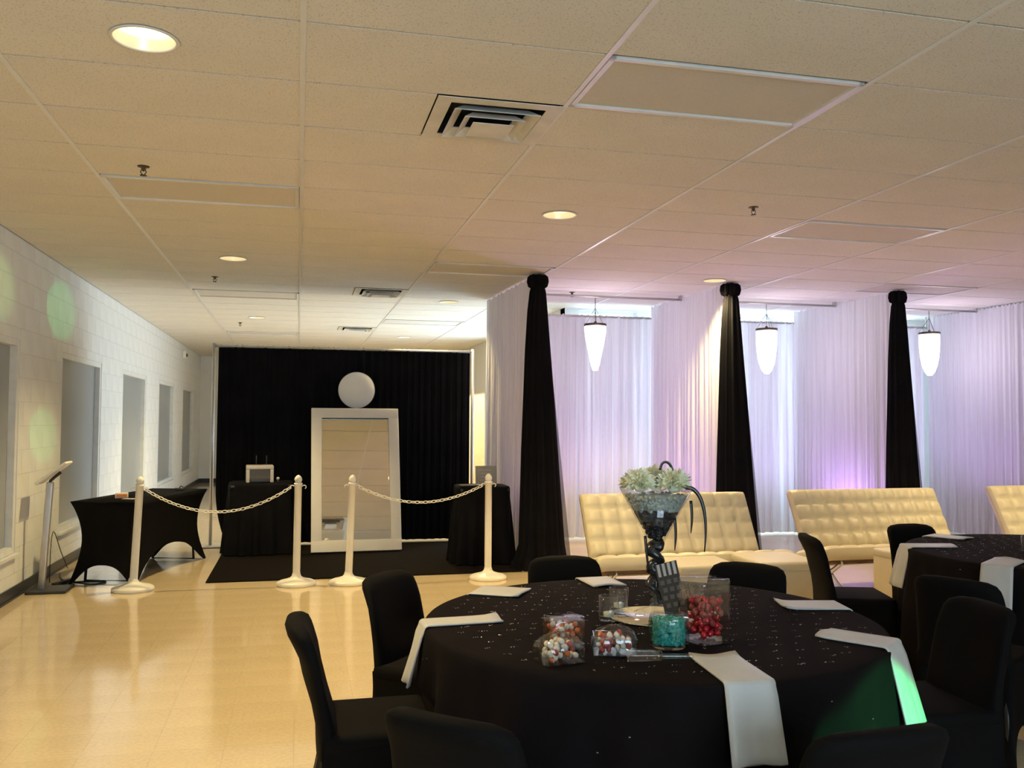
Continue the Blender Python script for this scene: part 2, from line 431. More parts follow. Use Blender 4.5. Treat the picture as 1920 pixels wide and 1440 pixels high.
for c in range(-1, 8):
    x = GX+c*TX; ye = YE if x < XW else YB
    mb = MB(); mb.box((0, 0, 0.0), (0.024, ye-YF, 0.004)).box((0, 0, 0.016), (0.004, ye-YF, 0.028))
    mb.build('main_runner', MT['grid'], ceiling, (x, (YF+ye)/2, CEIL+0.001))
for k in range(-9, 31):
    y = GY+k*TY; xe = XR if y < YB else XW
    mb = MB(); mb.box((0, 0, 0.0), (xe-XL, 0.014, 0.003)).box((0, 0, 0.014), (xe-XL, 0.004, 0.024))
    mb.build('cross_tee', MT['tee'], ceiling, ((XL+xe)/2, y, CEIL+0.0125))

# recessed downlights
mb = MB(); mb.lathe([(LR+0.008, -0.004), (LR+0.008, -0.007), (LR-0.004, -0.008), (LR-0.006, -0.002)], 40); me_trim = mb.mesh('trim_ring'); me_trim.materials.append(MT['whitepaint'])
mb = MB(); mb.lathe([(LR-0.005, -0.004), (LR-0.012, 0.03), (LR-0.03, 0.075), (LR-0.055, 0.11)], 40); me_ref = mb.mesh('reflector'); me_ref.materials.append(MT['reflector'])
mb = MB(); mb.lathe([(0.001, 0.026), (0.05, 0.029), (0.09, 0.036), (LR-0.017, 0.044)], 32); me_bulb = mb.mesh('lamp_lens'); me_bulb.materials.append(MT['bulb'])
LIGHT_LABELS = {(-1,0): 'lit round recessed downlight two tile columns from the dusty square vent',
 (-1,8): 'lit round recessed downlight above the black stretch-covered table',
 (-1,16): 'lit round recessed downlight above the corridor behind the black backdrop, window side',
 (1,4): 'lit round recessed downlight above the floor between round table and rope stanchions',
 (1,12): 'lit round recessed downlight beside the first white side drape',
 (1,20): 'smallest lit round recessed downlight far down the corridor',
 (3,8): 'lit round recessed downlight touching the white drape beside the middle black column drape',
 (5,4): 'lit round recessed downlight above the cream sofas, out past the second round table'}
for (c, k) in LIGHTS:
    x, y = GX+(c+0.5)*TX, GY+(k+0.5)*TY
    t = thing('recessed_downlight', LIGHT_LABELS[(c, k)], 'ceiling light', (x, y, CEIL+0.004), 0, 'recessed downlights')
    obj('trim_ring', me_trim, t); obj('reflector', me_ref, t); obj('lamp_lens', me_bulb, t)
    l = bpy.data.lights.new('downlight', 'SPOT'); l.energy = DOWN_W; l.color = DOWN_C; l.spot_size = R(116); l.spot_blend = 0.8; l.shadow_soft_size = 0.05
    o = bpy.data.objects.new('downlight_lamp', l); COL.objects.link(o); o.location = (x, y, CEIL+0.0)
# unlit lay-in light panels
mb = MB()
pw, ph = TX-0.03, TY-0.03
for sx, sy, dx, dy in ((0, ph/2-0.012, pw, 0.024), (0, -ph/2+0.012, pw, 0.024), (pw/2-0.012, 0, 0.024, ph), (-pw/2+0.012, 0, 0.024, ph)):
    mb.box((sx, sy, 0.004), (dx, dy, 0.016))
me_pf = mb.mesh('frame'); me_pf.materials.append(MT['grid'])
mb = MB(); mb.box((0, 0, 0.010), (pw-0.04, ph-0.04, 0.006)); me_pl = mb.mesh('lens'); me_pl.materials.append(MT['lens'])
PANEL_LABELS = {(-1,4): 'unlit ceiling light panel beside the nearer brass sprinkler of the corridor', (-1,12): 'unlit ceiling light panel above the stretch-covered table, before the black backdrop',
 (-1,20): 'unlit ceiling light panel deep in the corridor behind the backdrop', (1,0): 'large unlit ceiling light panel next to the dusty square vent',
 (1,8): 'unlit ceiling light panel beside the first black column drape', (1,16): 'unlit ceiling light panel in the corridor between two lit downlights',
 (3,4): 'unlit violet-tinted ceiling light panel above the cream ottomans', (5,8): 'unlit ceiling light panel beside the third black column drape',
 (-1,-4): 'unlit ceiling light panel behind the photographer', (3,-4): 'unlit ceiling light panel behind the near round table', (5,0): 'unlit ceiling light panel past the second round table'}
for (c, k) in PANELS:
    t = thing('light_panel', PANEL_LABELS[(c, k)], 'ceiling panel', (GX+(c+0.5)*TX, GY+(k+0.5)*TY, CEIL), 0, 'unlit ceiling light panels')
    obj('frame', me_pf, t); obj('lens', me_pl, t)
# square air diffusers
def frustum(a0, z0, a1, z1, th=0.004):
    m_ = MB(); q = lambda a, z: [Vector((sx*a, sy*a, z)) for sx, sy in ((-1,-1), (1,-1), (1,1), (-1,1))]
    m_.loft([q(a0, z0), q(a1, z1), q(a1, z1+th), q(a0, z0+th), q(a0, z0)], smooth=False); return m_
dm = []
dm.append(('frame', frustum(0.3045, -0.004, 0.232, -0.001), MT['vent']))
dm.append(('throat', MB().box((0, 0, 0.12), (0.47, 0.47, 0.01)).add(frustum(0.235, 0.0, 0.236, 0.12).v, frustum(0.235, 0.0, 0.236, 0.12).f), MT['black']))
dm.append(('louvre', frustum(0.212, -0.024, 0.160, 0.014), MT['vent']))
dm.append(('louvre', frustum(0.152, -0.036, 0.108, 0.0), MT['vent']))
dm.append(('centre_plate', MB().box((0, 0, -0.043), (0.205, 0.205, 0.004)), MT['vent']))
dms = []
for n_, m_, mm in dm:
    me = m_.mesh(n_); me.materials.append(mm); dms.append((n_, me))
for (c, k, half), lb in zip(VENTS, ('dusty square air vent with a dark throat beside the big unlit light panel', 'square air vent above the black backdrop', 'small far square air vent in the corridor past the backdrop', 'square air vent above the middle drape bay with its hanging lamp')):
    t = thing('air_vent', lb, 'air vent', (GX+(c+(0.75 if half else 0.25))*TX, GY+(k+0.5)*TY, CEIL), 0, 'square ceiling air vents')
    for n_, me in dms: obj(n_, me, t)
# sprinklers
for (x, y), lb in zip(((-0.92, 5.57), (3.07, 5.56), (-0.88, 9.72), (3.07, 9.78), (-0.9, 14.2)),
        ('brass sprinkler head beside the unlit panel nearest the first downlight', 'brass sprinkler head above the cream ottomans', 'brass sprinkler head above the stretch-covered table', 'brass sprinkler head above the first bay lamp rod', 'tiny brass sprinkler head far down the corridor')):
    t = thing('sprinkler', lb, 'sprinkler', (x, y, CEIL+0.004), 0, 'ceiling sprinklers')
    MB().lathe([(0.001, -0.006), (0.032, -0.005), (0.036, 0.0)], 20).build('escutcheon', MT['brass'], t)
    MB().lathe([(0.012, 0.0), (0.012, -0.018), (0.007, -0.022), (0.006, -0.03)], 12, cap1=True).tube([(0.010, 0, -0.018), (0.016, 0, -0.035), (0.004, 0, -0.052)], 0.003, 6).tube([(-0.010, 0, -0.018), (-0.016, 0, -0.035), (-0.004, 0, -0.052)], 0.003, 6).build('body', MT['brass'], t)
    MB().lathe([(0.001, -0.052), (0.02, -0.053), (0.02, -0.056), (0.001, -0.057)], 12).build('deflector', MT['brass'], t)

# left wall of painted block ------------------------------------------
WZ0, WZ1 = 0.37, 2.14
WINS = [(9.47+3.14*i-0.03*(i > 0), 9.47+3.14*i+1.80) for i in range(-3, 4)]
WINS = [(a, b) for a, b in WINS if b < YE]
mb = MB()
def wallbox(mb_, y0, y1, z0, z1, xa, xb): mb_.box(((xa+xb)/2, (y0+y1)/2, (z0+z1)/2), (abs(xb-xa), y1-y0, z1-z0))
yy = YF-0.2
for a, b in WINS + [(YE+0.2, None)]:
    wallbox(mb, yy, a, 0, CEIL+0.3, XL-0.26, XL-0.004)
    if b is None: break
    wallbox(mb, a, b, 0, WZ0, XL-0.26, XL-0.004); wallbox(mb, a, b, WZ1, CEIL+0.3, XL-0.26, XL-0.004)
    yy = b
wall_left = struct(mb.build('wall_left', MT['mortar']))
items = []
def subtract(rect, op):
    y0, y1, z0, z1 = rect; a, b, c, d = op
    if b <= y0 or a >= y1 or d <= z0 or c >= z1: return [rect]
    out = []
    if a > y0: out.append((y0, a, z0, z1))
    if b < y1: out.append((b, y1, z0, z1))
    ya, yb = max(a, y0), min(b, y1)
    if c > z0: out.append((ya, yb, z0, c))
    if d < z1: out.append((ya, yb, d, z1))
    return out
CH = 0.2032; CLEN = 0.4064
for r_ in range(15):
    z0 = r_*CH; z1 = min(z0+CH, CEIL)
    y = YF-0.2 - (CLEN/2 if r_ % 2 else 0)
    while y < YE:
        rects = [(max(y, YF), min(y+CLEN, YE), z0, z1)]
        if rects[0][1]-rects[0][0] > 0.03:
            for a, b in WINS: rects = [q for rr in rects for q in subtract(rr, (a, b, WZ0, WZ1))]
            for (a, b, c, d) in rects:
                if b-a < 0.03 or d-c < 0.03: continue
                j = 0.0025
                s = seen_size([(XL, a, c), (XL, b, d), (XL, a, d), (XL, b, c)])
                items.append(((XL-0.006, (a+b)/2, (c+d)/2), (0.012, b-a-2*j, d-c-2*j), 0, s))
        y += CLEN
pieces('block', items, MT['block'], wall_left)
for i, (a, b) in enumerate(WINS):
    w = bpy.data.objects.new('window_%d' % (i+1), None); COL.objects.link(w); w.location = (XL, (a+b)/2, WZ0); struct(w)
    L_ = b-a; Hh = WZ1-WZ0; m_ = MB(); t = 0.055
    for (yy, zz, dy, dz) in ((0, Hh-t/2, L_, t), (0, t/2, L_, t), (L_/2-t/2, Hh/2, t, Hh-2*t), (-L_/2+t/2, Hh/2, t, Hh-2*t)):
        m_.box((-0.05, yy, zz), (0.085, dy, dz))
    m_.build('frame', MT['frame'], w)
    MB().box((-0.07, 0, Hh/2), (0.012, L_-2*t+0.01, Hh-2*t+0.01)).build('pane', MT['shade'], w)
    m_ = MB(); m_.box((0.006, 0, -0.012), (0.06, L_+0.03, 0.024)); m_.build('sill', MT['frame'], w)
mb = MB(); mb.box((XL+0.006, (YF+YE)/2, 0.05), (0.014, YE-YF, 0.10)); mb.box((XL+0.012, (YF+YE)/2, 0.008), (0.026, YE-YF, 0.016))
struct(mb.build('baseboard_left', MT['base']))

# other walls -----------------------------------------------------------
def plain_wall(name, boxes, m_='wall'):
    mb_ = MB()
    for c, d in boxes: mb_.box(c, d)
    return struct(mb_.build(name, MT[m_]))
ZC = CEIL+0.25
plain_wall('wall_end', [(((XL+XW)/2, YE+0.1, ZC/2), (XW-XL+0.6, 0.2, ZC))])
struct(MB().box(((XL+XW)/2, YE-0.007, 0.05), (XW-XL, 0.014, 0.10)).build('baseboard_end', MT['base']))
plain_wall('wall_right', [((XR+0.1, (YF+YB)/2, ZC/2), (0.2, YB-YF+0.4, ZC))])
def wall_openings(name, axis, pos, th, a0, a1, ops):
    """wall along axis with openings (s0, s1, z0, z1)"""
    mb_ = MB(); s = a0
    def bx(p0, p1, z0, z1):
        if p1-p0 < 1e-4 or z1-z0 < 1e-4: return
        if axis == 'y': mb_.box((pos+th/2, (p0+p1)/2, (z0+z1)/2), (th, p1-p0, z1-z0))
        else: mb_.box(((p0+p1)/2, pos+th/2, (z0+z1)/2), (p1-p0, th, z1-z0))
    for (s0, s1, z0, z1) in ops:
        bx(s, s0, 0, ZC); bx(s0, s1, 0, z0); bx(s0, s1, z1, ZC); s = s1
    bx(s, a1, 0, ZC)
    return struct(mb_.build(name, MT['wall']))
wing_ops = [(11.45, 15.6, 0.35, 2.75), (16.3, 18.5, 0.0, 2.03)]
wall_openings('wall_wing', 'y', XW, 0.2, YB, YE, wing_ops)
lounge_ops = [(3.46, 4.42, 0.3, 2.96), (4.56, 6.48, 0.3, 2.96), (6.62, 8.54, 0.3, 2.96)]
wall_openings('wall_lounge', 'x', YB, 0.2, XW, XR+0.2, lounge_ops)
front_ops = [(-0.6, 3.0, 0.7, 2.5)]
wall_openings('wall_front', 'x', YF-0.2, 0.2, XL-0.3, XR+0.3, front_ops)
nwin = len(WINS)
def glazed(idx, axis, pos, s0, s1, z0, z1):
    L_ = s1-s0; Hh = z1-z0
    w = bpy.data.objects.new('window_%d' % idx, None); COL.objects.link(w); struct(w)
    w.location = ((s0+s1)/2, pos, z0) if axis == 'x' else (pos, (s0+s1)/2, z0)
    if axis == 'y': w.rotation_euler = (0, 0, R(90))
    m_ = MB(); t = 0.035
    for (xx, zz, dx, dz) in ((0, Hh-t/2, L_, t), (0, t/2, L_, t), (L_/2-t/2, Hh/2, t, Hh-2*t), (-L_/2+t/2, Hh/2, t, Hh-2*t), (0, Hh/2, t*0.8, Hh-2*t)):
        m_.box((xx, 0, zz), (dx, 0.08, dz))
    m_.build('frame', MT['frame'], w)
    for sx in (-1, 1):
        MB().box((sx*L_/4, 0, Hh/2), (L_/2-t-0.02, 0.006, Hh-2*t)).build('pane', MT['pane'], w)
glazed(nwin+1, 'y', XW+0.1, *wing_ops[0]); portal(XW+0.22, 13.525, 1.55, 4.15, 2.4, R(90))
for i, op in enumerate(lounge_ops):
    glazed(nwin+2+i, 'x', YB+0.1, *op); portal((op[0]+op[1])/2, YB+0.22, 1.63, op[1]-op[0], 2.66, R(180))
glazed(nwin+5, 'x', YF-0.1, *front_ops[0]); portal(1.2, YF-0.22, 1.6, 3.6, 1.8, 0)
# lit alcove with leaning boards behind the far doorway
plain_wall('wall_alcove', [((XW+2.2, 17.4, 1.3), (0.1, 3.0, 2.6)), ((XW+1.2, 15.95, 1.3), (2.0, 0.1, 2.6)), ((XW+1.2, 18.85, 1.3), (2.0, 0.1, 2.6)), ((XW+1.2, 17.4, 2.6), (2.1, 3.0, 0.1))], 'alcove')
l = bpy.data.lights.new('alcove_lamp', 'POINT'); l.energy = 120; l.color = (1, 0.85, 0.55); l.shadow_soft_size = 0.12
o = bpy.data.objects.new('alcove_lamp', l); COL.objects.link(o); o.location = (XW+1.0, 17.6, 2.35)

# ------------------------------------------------------------------ drapes of the lounge
def drape_fn(p0, p1, z0, z1, amp, nf, seed, flare=1.0, sag=0.0):
    rnd = random.Random(seed); ph = [rnd.uniform(0, 2*PI) for _ in range(6)]
    p0 = Vector((p0[0], p0[1], 0)); p1 = Vector((p1[0], p1[1], 0)); d = (p1-p0); n = Vector((-d.y, d.x, 0)).normalized()
    def fn(u, v):
        z = z1+(z0-z1)*v
        a = amp*(0.45+0.55*v**0.7*flare)
        w = math.sin(2*PI*nf*u+ph[0]+0.8*math.sin(2*PI*3*u+ph[1])) + 0.45*math.sin(2*PI*nf*2.3*u+ph[2]) + 0.5*math.sin(2*PI*nf*0.31*u+ph[3]+v*0.6)
        q = p0+d*u+n*(a*w*0.6)
        q += d.normalized()*(0.01*math.sin(2*PI*nf*u*1.7+ph[4])*v)
        if v > 0.97: q += n*(0.02*math.sin(2*PI*nf*u*0.9+ph[5]))
        zz = z + (0.012*math.sin(2*PI*nf*u*1.5+ph[1]) if v == 0 else 0) + sag*math.sin(PI*u)*(1-v)
        return Vector((q.x, q.y, max(zz, 0.004)))
    return fn
PX = [2.33, 4.48, 6.55, 8.62]; PFAR = [2.25, 4.43, 6.50, 8.60]
YC = 8.68; YBK = 10.72
side_lab = ['white sheer drape beside the photo booth, hung from the first black column',
 'white sheer side drape brightly lit near its black column, between first and second lamps',
 'violet-lit white sheer side drape behind the second sofa, between the second and third lamps',
 'pale violet-lit white sheer side drape past the third hanging lamp']
for i in range(4):
    m_ = MB(); m_.grid(drape_fn((PX[i], YC+0.06), (PFAR[i], YBK-0.04), 0.02, CEIL-0.01, 0.030, 20, 10+i, 1.2), 150, 24)
    tag(m_.build('side_drape', MT['sheer']), side_lab[i], 'drape', 'white side drapes')
back_lab = ['white sheer back drape behind the first hanging lamp', 'white sheer back drape behind the second hanging lamp', 'white sheer back drape behind the third hanging lamp']
for i in range(3):
    t = thing('back_drape', back_lab[i], 'drape', (0, 0, 0), 0, 'white back drapes')
    m_ = MB(); m_.grid(drape_fn((PX[i]+0.01, YBK), (PX[i+1]-(0.03 if i < 2 else 0.06), YBK), 0.02, 2.84, 0.035, 17, 30+i, 1.6), 150, 24); m_.build('curtain', MT['backsheer'], t)
    m_ = MB(); m_.tube([(PX[i], YBK, 2.828), (PX[i+1]-0.02, YBK, 2.828)], 0.014, 10)
    for xx in (PX[i]+0.01, PX[i+1]-0.03): m_.box((xx, YBK, (2.828+CEIL)/2), (0.012, 0.012, CEIL-2.828+0.0))
    m_.build('rod', MT['steel'], t)
# black column drapes
col_lab = ['black gathered column drape beside the photo booth', 'black gathered column drape behind the first sofa', 'black gathered column drape behind the second sofa', 'black gathered column drape at the fourth drape post']
for i in range(4):
    t = thing('column_drape', col_lab[i], 'drape', (PX[i]+0.02, YC-0.03, 0), 0, 'black column drapes')
    rnd = random.Random(50+i)
    def ring(z, wl, wr, dp, nf=11, amp=0.10, ph=0.0, n=88):
        pts = []
        for j in range(n):
            a = 2*PI*j/n; f = 1+amp*math.sin(nf*a+ph+0.7*math.sin(2*a))+amp*0.5*math.sin(nf*1.9*a+1.3)
            w = wr if math.cos(a) > 0 else wl
            pts.append(Vector((w*math.cos(a)*f, dp*math.sin(a)*f, z)))
        return pts
    prof = [(0.006, 0.17, 0.30, 0.16), (0.25, 0.165, 0.27, 0.15), (0.7, 0.155, 0.235, 0.14), (1.2, 0.145, 0.20, 0.12), (1.7, 0.13, 0.165, 0.105), (2.2, 0.115, 0.125, 0.09), (2.6, 0.095, 0.095, 0.075), (2.80, 0.075, 0.078, 0.065), (2.845, 0.062, 0.065, 0.058)]
    if i == 0: prof[0] = (0.006, 0.24, 0.31, 0.17)
    if i == 2: prof = [(z, a*0.95, b*0.86, c) for z, a, b, c in prof]
    rings = []
    for k in range(len(prof)-1):
        for q in range(4):
            s = q/4; rings.append(ring(*[prof[k][e]*(1-s)+prof[k+1][e]*s for e in range(4)], ph=i*1.3))
    rings.append(ring(*prof[-1], ph=i*1.3))
    m_ = MB(); m_.loft(rings, True, False, True); m_.build('curtain', MT['drapeblk'], t)
    m_ = MB(); m_.loft([ring(z, a, a, a*0.9, 7, 0.24, i) for z, a in ((2.835, 0.058), (2.85, 0.078), (2.90, 0.088), (2.95, 0.082), (2.973, 0.06))], True, True, True); m_.build('tie', MT['drapeblk'], t)
    m_ = MB()
    def fs(u, v, i=i):
        z = 2.55+(0.01-2.55)*v; x = 0.08+(0.27-0.08)*v + u*(0.02+0.075*v); return Vector((x, 0.02+0.025*math.sin(u*9+v*2+i), z))
    m_.grid(fs, 10, 20); m_.build('sheer_panel', MT['blksheer'], t)
# lamp rods and hanging lamps
RY = 9.72
for i in range(3):
    t = thing('lamp_rod', ['thin metal ceiling rod carrying the first hanging lamp', 'thin metal ceiling rod carrying the second hanging lamp', 'thin metal ceiling rod carrying the third hanging lamp'][i], 'rod', (0, 0, 0), 0, 'ceiling rods for the lamps')
    x0, x1 = PX[i]+0.10, PX[i+1]-0.06
    MB().tube([(x0, RY, CEIL-0.045), (x1, RY, CEIL-0.045)], 0.013, 10).build('rod', MT['steel'], t)
    for xx in (x0+0.02, x1-0.02):
        m_ = MB(); m_.box((xx, RY, CEIL-0.024), (0.03, 0.05, 0.044)); m_.build('bracket', MT['steel'], t)
def chandelier(x, y, ztop, prof, label):
    t = thing('hanging_lamp', label, 'lamp', (x, y, 0), 0, 'hanging crystal lamps')
    zr = ztop; rr = prof[0][0]+0.006
    m_ = MB(); m_.lathe([(rr, zr-0.012), (rr+0.006, zr-0.012), (rr+0.006, zr+0.016), (rr, zr+0.016), (rr, zr-0.012)], 36)
    for k in range(3):
        a = PI/3*k; m_.box((0, 0, zr+0.006), (2*rr, 0.008, 0.006), a)
    m_.build('ring', MT['brass'], t)
    m_ = MB(); m_.lathe([(0.004, zr+0.05), (0.018, zr+0.035), (0.022, zr+0.01)], 14, cap0=True, cap1=True); m_.build('cap', MT['brass'], t)
    m_ = MB(); m_.tube([(0, 0, zr+0.04), (0, 0, CEIL-0.060)], 0.004, 6); m_.build('cord', MT['brass'], t)
    for k in range(3):
        a = 2*PI*k/3+0.3; m_ = MB(); m_.tube([(rr*math.cos(a), rr*math.sin(a), zr+0.012), (0, 0, zr+0.20)], 0.0025, 5); m_.build('chain', MT['brass'], t)
    # strings of lit crystal beads: outer row and inner core
    m_ = MB(); n = 40
    for j in range(n):
        a = 2*PI*j/n; pts = [(r_*math.cos(a), r_*math.sin(a), z) for r_, z in prof]
        m_.tube(pts, 0.0075, 5, cap=True)
    o = m_.build('crystal_strands', MT['crystal'], t)
    m_ = MB(); m_.lathe([(max(r_-0.012, 0.004), z+0.004) for r_, z in prof[1:]], 24, cap0=True, cap1=True); m_.build('crystal_core', MT['crystal'], t)
    l = bpy.data.lights.new('lamp_glow', 'POINT'); l.energy = CHAND_W; l.color = (0.95, 0.82, 1.0); l.shadow_soft_size = 0.13
    o = bpy.data.objects.new('lamp_glow', l); COL.objects.link(o); o.location = (x, y-0.25, zr-0.25)
cone = [(0.118, 2.59), (0.117, 2.52), (0.105, 2.44), (0.085, 2.34), (0.065, 2.25), (0.045, 2.15), (0.022, 2.075)]
para = [(0.118, 2.60), (0.118, 2.50), (0.113, 2.40), (0.103, 2.30), (0.085, 2.20), (0.055, 2.12), (0.022, 2.075)]
chandelier(3.333, RY, 2.60, cone, 'glowing pointed crystal cone lamp in the bay beside the photo booth')
chandelier(5.533, RY, 2.61, para, 'glowing rounded crystal lamp between the second and third black columns')
chandelier(7.838, RY, 2.63, [(r_, z+0.02) for r_, z in para], 'glowing rounded crystal lamp partly behind the third black column')
# violet floor uplights inside the bays
for i in range(3):
    x = (3.40, 6.10, 7.20)[i]
    t = thing('uplight', ['black floor uplight with a violet lens in the first drape bay', 'black floor uplight with a violet lens in the middle drape bay', 'black floor uplight with a violet lens in the third drape bay'][i], 'uplight', (x, 9.35, 0), 0, 'violet floor uplights')
    MB().lathe([(0.06, 0.0), (0.075, 0.01), (0.08, 0.13), (0.085, 0.15), (0.078, 0.15), (0.07, 0.13)], 24, cap0=True).build('housing', MT['darkplastic'], t)
    MB().lathe([(0.001, 0.134), (0.07, 0.13)], 24).build('lens', MT['violet'], t)
    l = bpy.data.lights.new('uplight', 'SPOT'); l.energy = UP_W; l.color = (0.62, 0.32, 1.0); l.spot_size = R(165); l.spot_blend = 0.5; l.shadow_soft_size = 0.06
    o = bpy.data.objects.new('uplight_lamp', l); COL.objects.link(o); o.location = (x, 9.35, 0.17); o.rotation_euler = (PI, 0, 0)

# ------------------------------------------------------------------ sofas and ottomans
def tufted(nx, nz, w, h, th, puff=0.042):
    """cushion in local x (width), z (height); front face towards -y, tufted on a nx x nz grid"""
    m_ = MB(); k = 6
    def pf(u, v):
        cu, cv = abs(math.sin(PI*nx*u)), abs(math.sin(PI*nz*v))
        e = min(1, min(u, 1-u)*w/0.03)*min(1, min(v, 1-v)*h/0.03)
        return puff*(cu*cv)**0.24*0.9
    front = lambda u, v: Vector(((u-0.5)*w, -th/2-pf(u, v)+0.012*((2*u-1)**20+(2*v-1)**20), v*h))
    m_.grid(front, nx*k, nz*k)
    n = [0]
    def edge(u): return u
    # sides and back
    rim_f = [front(i/(nx*k), 0) for i in range(nx*k+1)] + [front(1, j/(nz*k)) for j in range(1, nz*k+1)] + [front(1-i/(nx*k), 1) for i in range(1, nx*k+1)] + [front(0, 1-j/(nz*k)) for j in range(1, nz*k)]
    mid = [Vector((p.x*1.012, -th*0.1, (p.z-h/2)*1.03+h/2)) for p in rim_f]
    bk = [Vector((p.x, th/2-0.01, p.z)) for p in rim_f]; bk2 = [Vector((p.x*0.97, th/2, (p.z-h/2)*0.95+h/2)) for p in rim_f]
    m_.loft([rim_f, mid, bk, bk2], True, False, True)
    return m_
def make_sofa(label, x, y, rz=0):
    """origin on the floor below the front edge of the seat"""
    t = thing('tufted_sofa', label, 'sofa', (x, y, 0), rz, 'cream tufted sofas')
    w = 1.56; ws = 1.74
    b = tufted(10, 4, w, 0.585, 0.11); o = b.build('backrest', MT['leather'], t); o.location = (0, 0.475, 0.315); o.rotation_euler = (R(-29), 0, 0)
    m_ = MB()
    for i in range(1, 10):
        for j in range(1, 4): m_.ball(((i/10-0.5)*w, -0.052, j*0.585/4), 0.010, 8, 5, (1, 0.5, 1))
    m_.build('buttons', MT['leather'], o)['kind'] = 'stuff'
    s_ = tufted(10, 4, ws, 0.52, 0.115, 0.02); o = s_.build('seat', MT['leather'], t); o.location = (0, 0.0, 0.352); o.rotation_euler = (R(-103), 0, 0)
    # platform, straps and crossed chrome legs
    o = MB().box((0, 0.25, 0), (ws-0.12, 0.48, 0.02)).build('platform', MT['strap'], t); o.location = (0, 0, 0.285); o.rotation_euler = (R(-13), 0, 0)
    for i in range(8):
        MB().box(((i-3.5)*0.2, 0.02, 0.272), (0.07, 0.012, 0.03)).build('strap', MT['strap'], t)
    for sx in (-1, 1):
        X = sx*(w/2-0.06)
        pts = [(X, -0.0+0.85*q-0.10*math.sin(PI*q), 0.268*(1-q)**1.5+0.010) for q in [k/14 for k in range(15)]]
        MB().tube(pts, 0.022, 8, flat=0.35).build('leg', MT['chrome'], t)
        pts = [(X+0.018, -0.03+0.60*q+0.16*q*q, 0.010+0.60*q**1.35) for q in [k/14 for k in range(15)]]
        MB().tube(pts, 0.020, 8, flat=0.35).build('leg', MT['chrome'], t)
    MB().box((0, 0.33, 0.20), (w-0.14, 0.03, 0.016)).build('crossbar', MT['chrome'], t)
    return t
make_sofa('cream tufted leather sofa behind the two cream cube ottomans', 3.20, 6.70)
make_sofa('cream tufted leather sofa between the second and third black columns', 5.31, 6.82)
make_sofa('cream tufted leather sofa past the third black column', 7.66, 6.95)
def ottoman(x, y, sx, sy, rz, label):
    t = thing('cube_ottoman', label, 'ottoman', (x, y, 0), rz, 'cream cube ottomans')
    MB().rbox((0, 0, 0.195), (sx, sy, 0.36), 0.02, 3).build('body', MT['leather'], t)
    MB().rbox((0, 0, 0.40), (sx+0.008, sy+0.008, 0.07), 0.025, 4).build('cushion', MT['leather'], t)
    for a in (-1, 1):
        for b in (-1, 1): MB().lathe([(0.02, 0), (0.022, 0.02)], 12, (a*(sx/2-0.06), b*(sy/2-0.06), 0), True, True).build('foot', MT['darkplastic'], t)
ottoman(2.955, 6.22, 0.47, 0.47, R(-4), 'cream leather cube ottoman in front of the first sofa, behind the flower vase')
ottoman(3.63, 6.27, 0.50, 0.52, R(-3), 'cream leather cube ottoman in front of the first sofa, beside the side-on black chair')
ottoman(4.98, 6.33, 0.52, 0.50, R(3), 'cream leather cube ottoman partly hidden by the second round table')

# ------------------------------------------------------------------ photo booth
# black stretch-covered table by the block wall
t = thing('folding_table', 'black stretch-covered folding table beside the block wall', 'table', (-1.46, 9.34, 0), R(-17))
hx, hy = 0.30, 0.80
m_ = MB()
prof = []
def tub(mb_, hx, hy, zt, arx, ary):
    """side walls concave towards the feet like pulled spandex"""
    n = 24; rows = 12; rings = []
    for r_ in range(rows+1):
        v = r_/rows; ring_ = []
        for e in range(4):
            for k in range(n):
                u = k/n; s = 2*u-1
                hw = hx if e % 2 == 0 else hy; hd = hy if e % 2 == 0 else hx; arch = arx if e % 2 == 0 else ary
                q = max(0, 1-(abs(s)/0.90)**2.4)
                z = zt+(0.006+arch*q-zt)*v
                dep = (zt-z)/zt
                waist = 0.075*math.sin(PI*dep**0.9)            # corners pulled in half way down
                along = s*(hw-waist*abs(s)**1.5)
                outw = hd-waist*(0.35+0.65*abs(s)**2)
                if e == 0: p = (along, -outw)
                elif e == 1: p = (outw, along)
                elif e == 2: p = (-along, outw)
                else: p = (-outw, -along)
                ring_.append(Vector((p[0], p[1], z)))
        rings.append(ring_)
    mb_.loft(list(reversed(rings)), True, False, True)
tub(m_, hx, hy, 0.742, 0.17, 0.27)
m_.build('stretch_cover', MT['spandex'], t)
MB().box((0, 0, 0.715), (2*hx-0.05, 2*hy-0.05, 0.03)).build('tabletop', MT['darkplastic'], t)
for sy in (-1, 1):
    MB().tube([(-0.2, sy*0.62, 0.70), (-0.22, sy*0.66, 0.02), (0.22, sy*0.66, 0.02), (0.2, sy*0.62, 0.70)], 0.014, 8).build('leg', MT['darkplastic'], t)
    MB().tube([(0, sy*0.62, 0.35), (0, sy*0.15, 0.69)], 0.009, 8).build('brace', MT['darkplastic'], t)
def on_table(x, y):
    c, s = math.cos(R(-17)), math.sin(R(-17)); return (-1.46+c*x-s*y, 9.34+s*x+c*y)
x, y = on_table(-0.02, -0.42)
t = thing('label_box', 'small white box with an orange label on the stretch-covered table', 'box', (x, y, 0.743), R(10))
MB().rbox((0, 0, 0.025), (0.115, 0.04, 0.05), 0.005, 2).build('carton', MT['paper'], t)
MB().box((0, -0.0205, 0.025), (0.09, 0.002, 0.026)).build('label', MT['orangeprint'], t)
x, y = on_table(0.12, -0.50)
t = thing('flyer', 'flat pale flyer lying beside the orange-labelled box', 'paper', (x, y, 0.744), R(-12))
MB().box((0, 0, 0.001), (0.17, 0.08, 0.002)).build('sheet', MT['greyplastic'], t); MB().box((0, 0, 0.0022), (0.13, 0.05, 0.0006)).build('print', MT['paper'], t)
